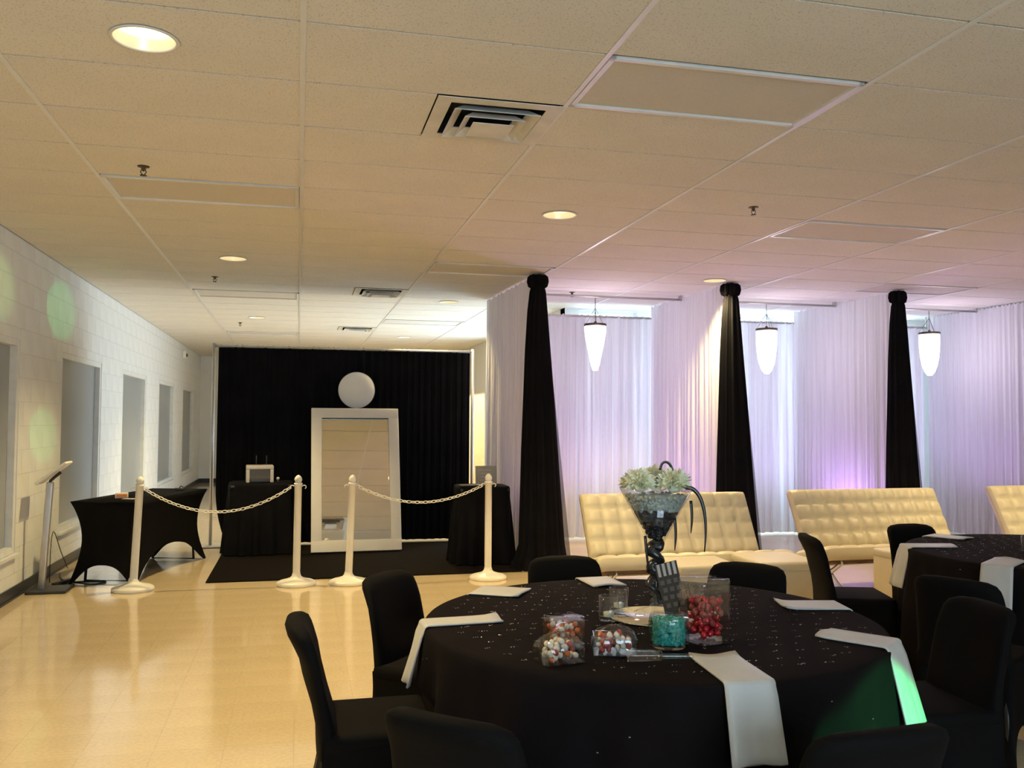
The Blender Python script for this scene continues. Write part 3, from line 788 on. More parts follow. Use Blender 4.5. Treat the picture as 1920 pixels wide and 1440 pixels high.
x, y = on_table(0.10, 0.55)
t = thing('camera_clip', 'small black clip lying at the far end of the stretch-covered table', 'clip', (x, y, 0.743), 0)
MB().rbox((0, 0, 0.012), (0.09, 0.03, 0.024), 0.006, 2).build('body', MT['darkplastic'], t); MB().tube([(0.0, 0, 0.02), (0.015, 0, 0.045), (0.04, 0, 0.03)], 0.006, 6).build('lever', MT['darkplastic'], t)
# tablet kiosk
t = thing('tablet_kiosk', 'slim silver tablet kiosk stand with a tilted head beside the block wall', 'kiosk', (-2.10, 8.40, 0), R(0))
MB().rbox((0.04, 0, 0.012), (0.32, 0.32, 0.022), 0.008, 2).build('base', MT['darkplastic'], t)
o = MB().rbox((0, 0, 0.47), (0.055, 0.045, 0.92), 0.008, 2).build('post', MT['steel'], t); o.rotation_euler = (0, R(3.0), 0); o.location = (-0.03, 0, 0.006)
MB().tube([(0.015, 0, 0.92), (0.02, 0, 0.945), (0.05, 0, 0.975), (0.10, 0, 1.02)], 0.013, 10).build('neck', MT['darkplastic'], t)
hd = Matrix.Rotation(R(-40), 4, 'Y')
o = MB().rbox((0, 0, 0), (0.30, 0.235, 0.022), 0.009, 3).build('tablet_case', MT['plastic'], t, (0.045, 0, 1.015)); o.rotation_euler = (0, R(-38), 0)
MB().box((0, 0, 0.0118), (0.235, 0.185, 0.002)).build('screen', MT['darkplastic'], o)
# cables behind the kiosk
def cable(pts, label, r=0.005):
    m_ = MB(); P = [Vector(p) for p in pts]; sm = []
    for i in range(len(P)-1):
        a, b, c, d = P[max(i-1, 0)], P[i], P[i+1], P[min(i+2, len(P)-1)]
        for k in range(6):
            q = k/6; sm.append(0.5*((2*b)+(c-a)*q+(2*a-5*b+4*c-d)*q*q+(3*b-a-3*c+d)*q**3))
    sm.append(P[-1]); m_.tube(sm, r, 6)
    return tag(m_.build('power_cable', MT['cable']), label, 'cable')
cable([(-1.98, 8.62, 0.03), (-1.95, 8.78, 0.006), (-1.75, 8.80, 0.006), (-1.68, 8.72, 0.006), (-1.78, 8.64, 0.006), (-1.92, 8.70, 0.014), (-2.10, 8.95, 0.006), (-2.20, 9.3, 0.006)], 'black cable looped on the floor under the stretch-covered table', 0.006)
cable([(-2.13, 8.66, 0.03), (-2.20, 8.95, 0.30), (-2.225, 9.15, 0.42), (-2.22, 9.4, 0.20), (-2.20, 9.6, 0.006)], 'thin black cable hanging along the block wall behind the kiosk', 0.004)
t = thing('power_strip', 'black power strip on the floor beside the kiosk base', 'power strip', (-2.03, 8.72, 0), R(70))
MB().rbox((0, 0, 0.018), (0.28, 0.05, 0.034), 0.006, 2).build('housing', MT['darkplastic'], t)
for k in range(4): MB().box((-0.09+k*0.06, 0, 0.036), (0.03, 0.03, 0.002)).build('socket', MT['cable'], t)

# black carpet mat
m_ = MB(); m_.rbox(((-0.80+2.16)/2, 9.63, 0.007), (2.96, 2.26, 0.012), 0.005, 2)
tag(m_.build('carpet_mat', MT['carpet']), 'black carpet mat on the floor in front of the backdrop', 'mat')
# pipe and drape backdrop
YD = 10.95
t = thing('backdrop', 'tall black pleated drape backdrop on silver poles', 'backdrop', (0, 0, 0))
m_ = MB(); f0 = drape_fn((-0.93, YD), (2.09, YD), 0.02, 2.36, 0.028, 34, 5, 1.0)
def bf(u, v):
    p = f0(u, v)
    e = max(0, 1-u/0.05)*max(0, (v-0.72)/0.28)**2
    p.x += 0.13*e; return p
m_.grid(bf, 300, 24); m_.build('drape', MT['drapeblk'], t)
for x in (-0.985, 2.125):
    MB().tube([(x, YD, 0.02), (x, YD, 2.385)], 0.019, 14).build('pole', MT['steel'], t)
    MB().box((x, YD, 0.014), (0.34, 0.34, 0.008)).build('base_plate', MT['steel'], t)
MB().tube([(-0.985, YD, 2.352), (2.125, YD, 2.352)], 0.016, 12).build('crossbar', MT['steel'], t)
# leaning selfie mirror
TL = R(15.5)
t = thing('framed_mirror', 'tall white framed mirror leaning back on the carpet mat', 'mirror', (0.652, 10.02, 0.028)); t.rotation_euler = (-TL, 0, R(1.5))
FW, FH, FB = 1.00, 1.655, 0.118
MB().rbox((0, 0.02, FB*0.55), (FW, 0.05, FB*1.1), 0.006, 2).build('bottom_rail', MT['whitepaint'], t)
MB().rbox((0, 0.02, FH-FB/2), (FW, 0.05, FB), 0.006, 2).build('top_rail', MT['whitepaint'], t)
for s in (-1, 1): MB().rbox((s*(FW/2-FB/2), 0.02, FH/2), (FB, 0.049, FH-2*FB+0.02), 0.006, 2).build('stile', MT['whitepaint'], t)
MB().box((0, 0.026, FH/2), (FW-2*FB+0.02, 0.006, FH-2*FB+0.02)).build('mirror_glass', MT['mirror'], t)
MB().box((0, 0.016, FH-FB-0.005), (FW-2*FB, 0.02, 0.010)).build('top_lip', MT['darkplastic'], t)
for s in (-1, 1):
    MB().tube([(s*0.36, 0.055, 1.30), (s*0.36, 0.42, 0.125)], 0.014, 8).build('rear_strut', MT['darkplastic'], t)
# round white flash diffuser on a stand
t = thing('round_diffuser', 'round white flash diffuser above the framed mirror', 'diffuser', (0.672, 10.76, 0.0))
mm = Matrix.Rotation(R(90), 4, 'X')
MB().lathe([(0.001, 0.025), (0.12, 0.022), (0.20, 0.012), (0.217, 0.0)], 48, (0, 0, 1.845), m=mm).build('diffuser', MT['disc'], t)
MB().lathe([(0.217, 0.004), (0.222, 0.0), (0.20, -0.03), (0.08, -0.09), (0.05, -0.10)], 48, (0, 0, 1.845), cap1=True, m=mm).build('shell', MT['darkplastic'], t)
MB().tube([(0, 0.07, 0.12), (0, 0.07, 1.845)], 0.013, 10).build('stand_pole', MT['darkplastic'], t)
for k in range(3):
    a = 2*PI*k/3+0.5; MB().tube([(0, 0.07, 0.35), (0.12*math.cos(a), 0.07+0.06*math.sin(a), 0.010)], 0.009, 8).build('stand_leg', MT['darkplastic'], t)
# draped side tables
def draped_table(cx, cy, hx, hy, h, rz, label, clabel, flare=0.06, nf=14, seed=1):
    t = thing('side_table', label, 'table', (cx, cy, 0.014), rz, 'side tables under black cloths')
    MB().rbox((0, 0, h-0.035), (2*hx-0.03, 2*hy-0.03, 0.03), 0.01, 2).build('tabletop', MT['darkplastic'], t)
    for a in (-1, 1):
        for b in (-1, 1): MB().tube([(a*(hx-0.08), b*(hy-0.08), 0.0), (a*(hx-0.08), b*(hy-0.08), h-0.045)], 0.014, 8).build('leg', MT['darkplastic'], t)
    n = 120; rings = []
    rnd = random.Random(seed); ph = rnd.uniform(0, 6)
    for (z, o, am) in ((0.008, flare*1.25, 0.030), (0.10*h, flare*1.1, 0.028), (0.35*h, flare*0.8, 0.022), (0.6*h, flare*0.5, 0.014), (0.85*h, flare*0.2, 0.006), (h-0.03, 0.012, 0.002), (h-0.006, 0.004, 0), (h, -0.02, 0)):
        ring_ = []
        for j in range(n):
            a = 2*PI*j/n; c, s = math.cos(a), math.sin(a)
            e = 5.0
            rr = 1/((abs(c)/hx)**e+(abs(s)/hy)**e)**(1/e)
            rr += o + am*math.sin(nf*a+ph+math.sin(3*a))
            ring_.append(Vector((rr*c, rr*s, z)))
        rings.append(ring_)
    m_ = MB(); m_.loft(rings, True, False, True)
    c = m_.build('black_tablecloth', MT['drapeblk'], None, (cx, cy, 0.014)); c.rotation_euler = (0, 0, rz)
    tag(c, clabel, 'tablecloth', 'black cloths on the side tables')
draped_table(-0.40, 10.36, 0.34, 0.30, 0.775, R(3), 'side table under a black cloth holding the photo printer', 'black cloth over the side table that holds the photo printer', 0.05, 15, 3)
draped_table(1.89, 9.20, 0.27, 0.26, 0.79, R(-2), 'side table under a black cloth holding the grey sign', 'black cloth over the side table that holds the grey sign', 0.05, 13, 4)
# photo printer
t = thing('photo_printer', 'small white photo printer with an open dark paper slot', 'printer', (-0.415, 10.30, 0.7905), R(4))
for s in (-1, 1): MB().rbox((s*0.128, 0, 0.09), (0.038, 0.26, 0.18), 0.006, 2).build('side_panel', MT['greyplastic'], t)
MB().rbox((0, 0, 0.166), (0.292, 0.27, 0.04), 0.008, 2).build('top_cover', MT['greyplastic'], t)
MB().box((0, 0.03, 0.08), (0.222, 0.20, 0.145)).build('paper_bay', MT['brass'], t)
MB().rbox((0, -0.10, 0.018), (0.21, 0.06, 0.034), 0.006, 2).build('output_tray', MT['darkplastic'], t)
for s in (-1, 1): MB().tube([(0.02+s*0.055, 0.09, 0.18), (0.02+s*0.055, 0.10, 0.29)], 0.006, 6).build('antenna', MT['darkplastic'], t)
t = thing('white_knob', 'small white round knob beside the photo printer', 'knob', (-0.215, 10.25, 0.7905))
MB().ball((0, 0, 0.038), 0.019, 14, 10).build('ball', MT['greyplastic'], t); MB().lathe([(0.014, 0), (0.01, 0.01), (0.008, 0.025)], 12, cap0=True).build('stem', MT['darkplastic'], t)
# grey sign and tray on the other side table
t = thing('table_sign', 'grey printed sign standing on the side table before the white drape', 'sign', (1.93, 9.15, 0.8055), R(-4))
o = MB().box((0, 0, 0.105), (0.225, 0.006, 0.20)).build('sheet', MT['signgrey'], t); o.rotation_euler = (R(-8), 0, 0)
for k in range(4): MB().box((-0.01+0.01*(k % 2), -0.0036, 0.16-k*0.035), (0.13-0.02*(k % 3), 0.001, 0.008)).build('print_line', MT['greyplastic'], o)
MB().box((0, 0.025, 0.004), (0.20, 0.07, 0.006)).build('foot', MT['darkplastic'], t)
t = thing('photo_tray', 'thin black tray with a white clip on the side table beside the grey sign', 'tray', (1.75, 9.05, 0.8055), R(3))
MB().rbox((0, 0, 0.008), (0.24, 0.15, 0.014), 0.004, 2).build('tray', MT['darkplastic'], t); MB().rbox((0.06, -0.07, 0.02), (0.04, 0.02, 0.010), 0.003, 2).build('clip', MT['whitepaint'], t)

# stanchions and chains
STX = [(-1.375, 8.28, -2.4), (0.0, 8.25, -0.3), (0.460, 8.22, -1.6), (1.752, 8.20, 0)]
HS = 0.985
st_lab = ['ivory plastic stanchion post in front of the stretch-covered table', 'ivory plastic stanchion post in front of the photo printer table', 'leaning ivory plastic stanchion post in front of the framed mirror', 'ivory plastic stanchion post in front of the side table with the grey sign']
def make_stanchion(x, y, lean, label):
    t = thing('stanchion', label, 'stanchion', (x, y, 0), 0, 'ivory rope stanchions')
    MB().lathe([(0.172, 0.0), (0.176, 0.012), (0.172, 0.028), (0.15, 0.040), (0.10, 0.052), (0.055, 0.068), (0.040, 0.085), (0.034, 0.11)], 40, cap0=True).build('base', MT['plastic'], t)
    p = bpy.data.objects.new('post', None)
    m_ = MB(); m_.lathe([(0.033, 0.10), (0.0325, 0.5), (0.032, 0.895), (0.037, 0.897), (0.038, 0.905), (0.037, 0.913), (0.026, 0.916)], 24)
    po = m_.build('post', MT['plastic'], t); po.rotation_euler = (0, R(-lean), 0)
    m_ = MB(); m_.lathe([(0.022, 0.914), (0.029, 0.925), (0.0345, 0.942), (0.030, 0.962), (0.018, 0.978), (0.004, 0.986)], 24, cap1=True); m_.build('finial', MT['plastic'], po)
    for s in (-1, 1):
        pts = [(s*(0.034+0.018*(1-math.cos(a))), 0, 0.893+0.016*math.sin(a)-0.016) for a in [k*PI*1.25/8+PI*0.1 for k in range(9)]]
        MB().tube(pts, 0.0045, 7).build('hook', MT['plastic'], po)
    bpy.data.objects.remove(p)
    return t
for (x, y, ln), lb in zip(STX, st_lab): make_stanchion(x, y, ln, lb)
lk = MB(); n = 16; pts = []
for k in range(n):
    a = 2*PI*k/n; pts.append((0.0235*math.copysign(abs(math.cos(a))**0.8, math.cos(a)), 0, 0.0125*math.sin(a)))
lk.tube(pts, 0.0042, 6, closed=True); me_link = lk.mesh('link'); me_link.materials.append(MT['plastic'])
def chain(a, b, sag, label):
    a, b = Vector(a), Vector(b)
    t = thing('plastic_chain', label, 'chain', tuple((a+b)/2-Vector((0, 0, sag))), 0, 'ivory plastic chains'); org = t.location.copy()
    f = lambda u: a.lerp(b, u)-Vector((0, 0, sag*(1-(2*u-1)**2)))
    S = [f(k/400) for k in range(401)]; acc = [0]
    for k in range(400): acc.append(acc[-1]+(S[k+1]-S[k]).length)
    pitch_ = 0.0385; n = int(acc[-1]/pitch_); pitch_ = acc[-1]/n
    for i in range(n):
        d = (i+0.5)*pitch_; k = next(q for q in range(401) if acc[q] >= d)
        tg = (S[min(k+1, 400)]-S[max(k-1, 0)]).normalized()
        q = tg.to_track_quat('X', 'Z'); o = obj('link', me_link, t, S[k]-org)
        o.rotation_mode = 'QUATERNION'; o.rotation_quaternion = q @ Matrix.Rotation(R(90*(i % 2)+30), 4, 'X').to_quaternion()
chain((-1.375+0.062, 8.28, 0.885), (-0.062, 8.25, 0.875), 0.215, 'ivory plastic chain strung before the stretch-covered table')
chain((0.460+0.085, 8.22, 0.875), (1.752-0.062, 8.20, 0.875), 0.150, 'ivory plastic chain strung before the framed mirror')
# wall siren far down the corridor
t = thing('wall_siren', 'small ivory and brown alarm device high on the block wall', 'alarm', (XL+0.003, 18.7, 2.78), R(90))
MB().rbox((0, -0.03, 0), (0.16, 0.06, 0.14), 0.01, 2).build('housing', MT['plastic'], t); MB().lathe([(0.001, 0.03), (0.03, 0.022), (0.04, 0)], 16, (0.0, -0.06, -0.01), m=mm).build('lens', MT['strap'], t)
# leaning boards in the alcove
for k in range(5):
    t = thing('leaning_board', ['long yellow board leaning in the lit alcove, first of five', 'long yellow board leaning in the lit alcove, second of five', 'long yellow board leaning in the lit alcove, third of five', 'long yellow board leaning in the lit alcove, fourth of five', 'long yellow board leaning in the lit alcove, last of five'][k], 'board', (XW+0.75+0.13*k, 17.0+0.22*k, 0.0), R(8*k-10), 'leaning yellow boards')
    o = MB().box((0, 0, 0.93), (0.09, 0.022, 1.86)).build('plank', MT['wood'], t); o.rotation_euler = (R(6), R(9-3*k), 0); o.location = (0, 0, 0.02)
    o = MB().box((0, 0.014, 1.80), (0.10, 0.008, 0.05)).build('end_cap', MT['brass'], o)

# ------------------------------------------------------------------ banquet tables and covered chairs
def make_chair():
    t = thing('covered_chair', 'x', 'chair', (0, 0, 0), 0, 'chairs in black stretch covers')
    # back: loft of rounded slabs along a leaning, top-flared spine
    m_ = MB(); rings = []
    def slab(hw, th, y, z, n=40):
        pts = []
        for j in range(n):
            a = 2*PI*j/n; c, s = math.cos(a), math.sin(a)
            x_ = hw*math.copysign(abs(c)**0.45, c); y_ = th*math.copysign(abs(s)**0.7, s)
            pts.append(Vector((x_, y + y_ - 0.035*(1-(x_/0.21)**2)*(1 if z > 0.45 else 0)*min(1, (z-0.45)/0.15 if z > 0.45 else 0), z)))
        return pts
    spine = [(0.200, 0.036, -0.170, 0.36), (0.202, 0.036, -0.172, 0.44), (0.200, 0.029, -0.182, 0.52), (0.197, 0.026, -0.194, 0.60), (0.194, 0.028, -0.208, 0.67), (0.190, 0.034, -0.226, 0.72), (0.184, 0.038, -0.238, 0.75), (0.170, 0.037, -0.245, 0.772), (0.140, 0.028, -0.250, 0.786), (0.08, 0.014, -0.252, 0.793)]
    for sp in spine: rings.append(slab(*sp))
    m_.loft(rings, True, True, True); m_.build('back_cover', MT['spandex'], t)
    MB().rbox((0, 0.0, 0.415), (0.42, 0.39, 0.055), 0.025, 4).build('seat_cover', MT['spandex'], t)
    # skirt stretched down to four feet
    m_ = MB(); n = 22; rows = 12; rings = []; zt = 0.415
    for r_ in range(rows+1):
        v = r_/rows; ring_ = []
        for e in range(4):
            for k in range(n):
                s = 2*k/n-1; q = max(0, 1-(abs(s)/0.86)**2.2); z = zt+(0.006+0.13*q-zt)*v; dep = (zt-z)/zt
                c2 = abs(s)**3
                outw = 0.206 - 0.016*math.sin(PI*dep)*(1-0.6*c2) + 0.045*dep**2.5*c2; along = s*(0.206-0.008*math.sin(PI*dep)*c2+0.045*dep**2.5*c2)
                p = ((along, -outw), (outw, along), (-along, outw), (-outw, -along))[e]
                back_kick = -0.05*dep**2 if p[1] < 0 else 0.02*dep**2
                ring_.append(Vector((p[0], p[1]*0.93+back_kick, z)))
        rings.append(ring_)
    m_.loft(list(reversed(rings)), True, False, False); m_.build('skirt', MT['spandex'], t)
    for a in (-1, 1):
        for b in (-1, 1):
            MB().tube([(a*0.165, b*0.150, 0.40), (a*0.205, b*0.190+(0.010 if b > 0 else -0.045), 0.010)], 0.013, 8).build('leg', MT['darkplastic'], t)
    return t
chair0 = make_chair(); used = []
def place_chair(top, face, label):
    """top: floor point below the top of the backrest, face: heading in degrees"""
    f = Vector((math.cos(R(face)), math.sin(R(face)), 0)); c = Vector((top[0], top[1], 0))+f*0.245
    rz = R(face-90)
    if not used: o = chair0; o.location = c; o.rotation_euler = (0, 0, rz); o['label'] = label
    else: o = copy_tree(chair0, None, c, rz, label)
    used.append(o)
TC = Vector((1.27, 3.09)); TR = 0.826; TH = 0.757
T2 = Vector((4.22, 4.16)); TR2 = 0.826
def aim(p, c): return math.degrees(math.atan2(c.y-p[1], c.x-p[0]))
place_chair((0.035, 3.20), 0, 'black covered chair seen side-on in front of the bright floor, seat bare')
place_chair((0.41, 4.03), aim((0.41, 4.03), TC)+8, 'black covered chair between the framed mirror and the napkin hanging over the near table edge')
place_chair((1.32, 4.33), -92, 'black covered chair behind the near table, before the first black column drape')
place_chair((2.13, 3.94), aim((2.13, 3.94), TC), 'black covered chair behind the near table, before the cube ottomans')
place_chair((2.56, 2.93), 176, 'black covered chair pushed up to the near table, backing onto the second table')
place_chair((0.36, 2.10), 47, 'black covered chair in deep shade beside the side-on chair, backing onto the camera')
place_chair((1.30, 1.80), 93, 'black covered chair in deep shade below the front hanging napkin')
place_chair((3.09, 4.90), -18, 'black covered chair seen side-on in front of the second sofa and ottoman')
place_chair((4.06, 5.24), -88, 'black covered chair behind the second table, before the second sofa')
place_chair((2.88, 3.42), aim((2.88, 3.42), T2), 'black covered chair in shade at the near side of the second table')
# give long labels their short form
used[1]['label'] = 'black covered chair between the stanchions and the near round table'

def banquet(c, r, lab_t, lab_c, seed):
    t = thing('round_table', lab_t, 'table', (c.x, c.y, 0), 0, 'round banquet tables')
    MB().lathe([(0.001, TH-0.035), (r-0.03, TH-0.035), (r-0.02, TH-0.022), (r-0.03, TH-0.008), (0.001, TH-0.008)], 64).build('tabletop', MT['darkplastic'], t)
    for s in (-1, 1):
        MB().tube([(-0.35, s*0.35, TH-0.04), (-0.38, s*0.42, 0.015), (0.38, s*0.42, 0.015), (0.35, s*0.35, TH-0.04)], 0.015, 8).build('leg', MT['darkplastic'], t)
    n = 192; rings = []; rnd = random.Random(seed); ph = rnd.uniform(0, 6)
    prof = [(0.012, 0.045, 0.035), (0.10, 0.042, 0.034), (0.25, 0.036, 0.030), (0.42, 0.028, 0.024), (0.56, 0.020, 0.016), (0.66, 0.012, 0.008), (0.72, 0.007, 0.003), (0.745, 0.004, 0.001), (TH-0.003, -0.004, 0), (TH-0.001, -0.015, 0), (TH, -0.05, 0), (TH, -0.3, 0), (TH, -0.6, 0)]
    for z, o, am in prof:
        ring_ = []
        for j in range(n):
            a = 2*PI*j/n; rr = r+o+am*(math.sin(15*a+ph+0.9*math.sin(4*a+ph))+0.35*math.sin(31*a+2))
            if z < 0.50:                       # the cloth is pushed in where a chair seat is tucked under
                for ch in used:
                    while rr > r-0.30:
                        q = Vector((c.x+rr*math.cos(a), c.y+rr*math.sin(a), 0))-ch.location
                        ca, sa = math.cos(-ch.rotation_euler.z), math.sin(-ch.rotation_euler.z)
                        lx, ly = q.x*ca-q.y*sa, q.x*sa+q.y*ca
                        if abs(lx) < 0.26 and ly < 0.245 and ly > -0.4: rr -= 0.012
                        else: break
            ring_.append(Vector((rr*math.cos(a), rr*math.sin(a), z)))
        rings.append(ring_)
    m_ = MB(); m_.loft(rings, True, False, True)
    cl = m_.build('tablecloth', MT['cloth'], None, (c.x, c.y, 0)); tag(cl, lab_c, 'tablecloth', 'black sequinned tablecloths')
    m_ = MB()          # small sequin clusters woven into the cloth, too small to pick apart
    step = 0.085; i0 = int(r/step)+1
    for i in range(-i0, i0+1):
        for j in range(-i0, i0+1):
            x_ = (i+0.5*(j % 2))*step+rnd.uniform(-.01, .01); y_ = j*step*0.9+rnd.uniform(-.01, .01)
            if math.hypot(x_, y_) > r-0.07: continue
            for q in range(rnd.randint(3, 6)):
                u_ = x_+rnd.uniform(-0.018, 0.018); w_ = y_+rnd.uniform(-0.006, 0.006); a = rnd.uniform(0, PI)
                mt = Matrix.Translation((u_, w_, TH+0.0016)) @ Matrix.Rotation(rnd.uniform(-0.5, 0.5), 4, 'X') @ Matrix.Rotation(rnd.uniform(-0.5, 0.5), 4, 'Y') @ Matrix.Rotation(a, 4, 'Z')
                h = rnd.uniform(0.0014, 0.0026)
                m_.add([mt @ Vector(p) for p in ((-h, -h*.6, 0), (h, -h*.6, 0), (h, h*.6, 0), (-h, h*.6, 0))], [(0, 1, 2, 3)])
    for k in range(70):   # and on the falls
        a = rnd.uniform(0, 2*PI); z = rnd.uniform(0.35, 0.72); o = 0.045*(1-z/0.745)
        rr = r+o+0.012; h = 0.0013
        d = Vector((math.cos(a), math.sin(a), 0)); tgt = Vector((-d.y, d.x, 0)); p = d*rr+Vector((0, 0, z))
        m_.add([p-tgt*h*2-Vector((0,0,h)), p+tgt*h*2-Vector((0,0,h)), p+tgt*h*2+Vector((0,0,h)), p-tgt*h*2+Vector((0,0,h))], [(0, 1, 2, 3)])
    m_.build('sequins', MT['sequin'], cl)['kind'] = 'stuff'
banquet(TC, TR, 'round banquet table set with candy jars and a flower vase', 'black sequinned cloth over the round table set with candy jars', 2)
banquet(T2, TR2, 'round banquet table in front of the second cream sofa', 'black sequinned cloth over the round table in front of the second sofa', 9)

def napkin(c, r, ang, twist, inner, hang, w, label, group, off=0.0):
    d = Vector((math.cos(R(ang)), math.sin(R(ang)), 0)); d2 = Vector((math.cos(R(ang+twist)), math.sin(R(ang+twist)), 0))
    side = Vector((-d2.y, d2.x, 0)); e = Vector((c.x, c.y, 0))+d*(r-0.004)+side*off
    th = 0.005; path = []
    for k in range(7): path.append((-inner+inner*k/7, TH+0.003, 0))
    for k in range(6): a = PI/2*k/5; path.append((0.016*math.sin(a), TH+0.003-0.016*(1-math.cos(a)), 0))
    for k in range(1, 9): q = k/8; path.append((0.016+0.055*q*hang/0.2, TH-0.013-hang*q, q))
    m_ = MB(); nw = 8; rings = []
    rnd = random.Random(label); p1 = rnd.uniform(0, 6)
    for (s, z, q) in path:
        top = []; bot = []
        for j in range(nw+1):
            u = j/nw-0.5; wave = 0.010*q*math.sin(2*PI*u*1.3+p1)
            lift = 0.010*max(0, (-s/inner-0.75)/0.25)**2*(0.5+0.5*math.sin(5*u+p1)) if s < 0 else 0
            p = e+d2*(s+wave)+side*(u*w*(1+0.06*q)); top.append(Vector((p.x, p.y, z+th+lift)) + d2*(th if q > 0 else 0)*1.0)
            bot.append(Vector((p.x, p.y, z+lift*0.6)) )
        rings.append(top+list(reversed(bot)))
    m_.loft(rings, True, True, True); o = m_.build('napkin', MT['napkin'])
    return tag(o, label, 'napkin', group)
G1 = 'silver napkins on the near table'
napkin(TC, TR, 175, 8, 0.27, 0.19, 0.115, 'silver napkin hanging over the near table edge beside the chair before the mirror', G1)
napkin(TC, TR, 129, 20, 0.21, 0.10, 0.19, 'silver napkin near the table edge facing the stanchions', G1)
napkin(TC, TR, 86, 6, 0.22, 0.10, 0.155, 'silver napkin behind the candle glasses, before the chair by the black column', G1)
napkin(TC, TR, 2, -14, 0.24, 0.06, 0.16, 'silver napkin on the near table beside the red candy vase, toward the second table', G1)
napkin(TC, TR, -41, -12, 0.22, 0.24, 0.150, 'silver napkin with its hanging end lit green', G1)
napkin(TC, TR, -93, -2, 0.27, 0.19, 0.150, 'silver napkin hanging over the table edge in front of the candy vase', G1)
G2 = 'silver napkins on the second table'
napkin(T2, TR2, 152, 15, 0.26, 0.22, 0.15, 'silver napkin hanging over the second table edge beside the side-on chair', G2)
napkin(T2, TR2, -156, 10, 0.25, 0.25, 0.15, 'silver napkin hanging over the second table above a shaded chair', G2)
napkin(T2, TR2, 108, 10, 0.24, 0.08, 0.16, 'silver napkin lying flat before the chair by the second sofa', G2)

# ------------------------------------------------------------------ table settings
def flower(loc, r, label, seed):
    rnd = random.Random(seed); m_ = MB()
    for k in range(150):
        zz = 1-1.25*(k+0.5)/150; a = k*2.399963; s_ = math.sqrt(max(0, 1-zz*zz)); d = Vector((s_*math.cos(a), s_*math.sin(a), zz))
        ln = r*rnd.uniform(0.82, 1.08); side = d.cross(Vector((rnd.uniform(-1, 1), rnd.uniform(-1, 1), rnd.uniform(-1, 1)))).normalized()*r*0.11; nrm = d.cross(side).normalized()*r*0.05
        tip = d*ln+Vector((0, 0, rnd.uniform(-0.15, 0.05)*r))
        m_.add([d*r*0.25-side*0.5, d*r*0.25+side*0.5, d*ln*0.72+side*1.2+nrm, tip, d*ln*0.72-side*1.2+nrm], [(0, 1, 2, 3, 4)], True)
    t = thing('cream_flower', label, 'flower', loc, 0, 'cream pompon flowers in the vases')
    m_.build('petals', MT['petal'], t)
    MB().ball((0, 0, 0), r*0.42, 12, 8).build('flower_heart', MT['petal'], t)
    return t
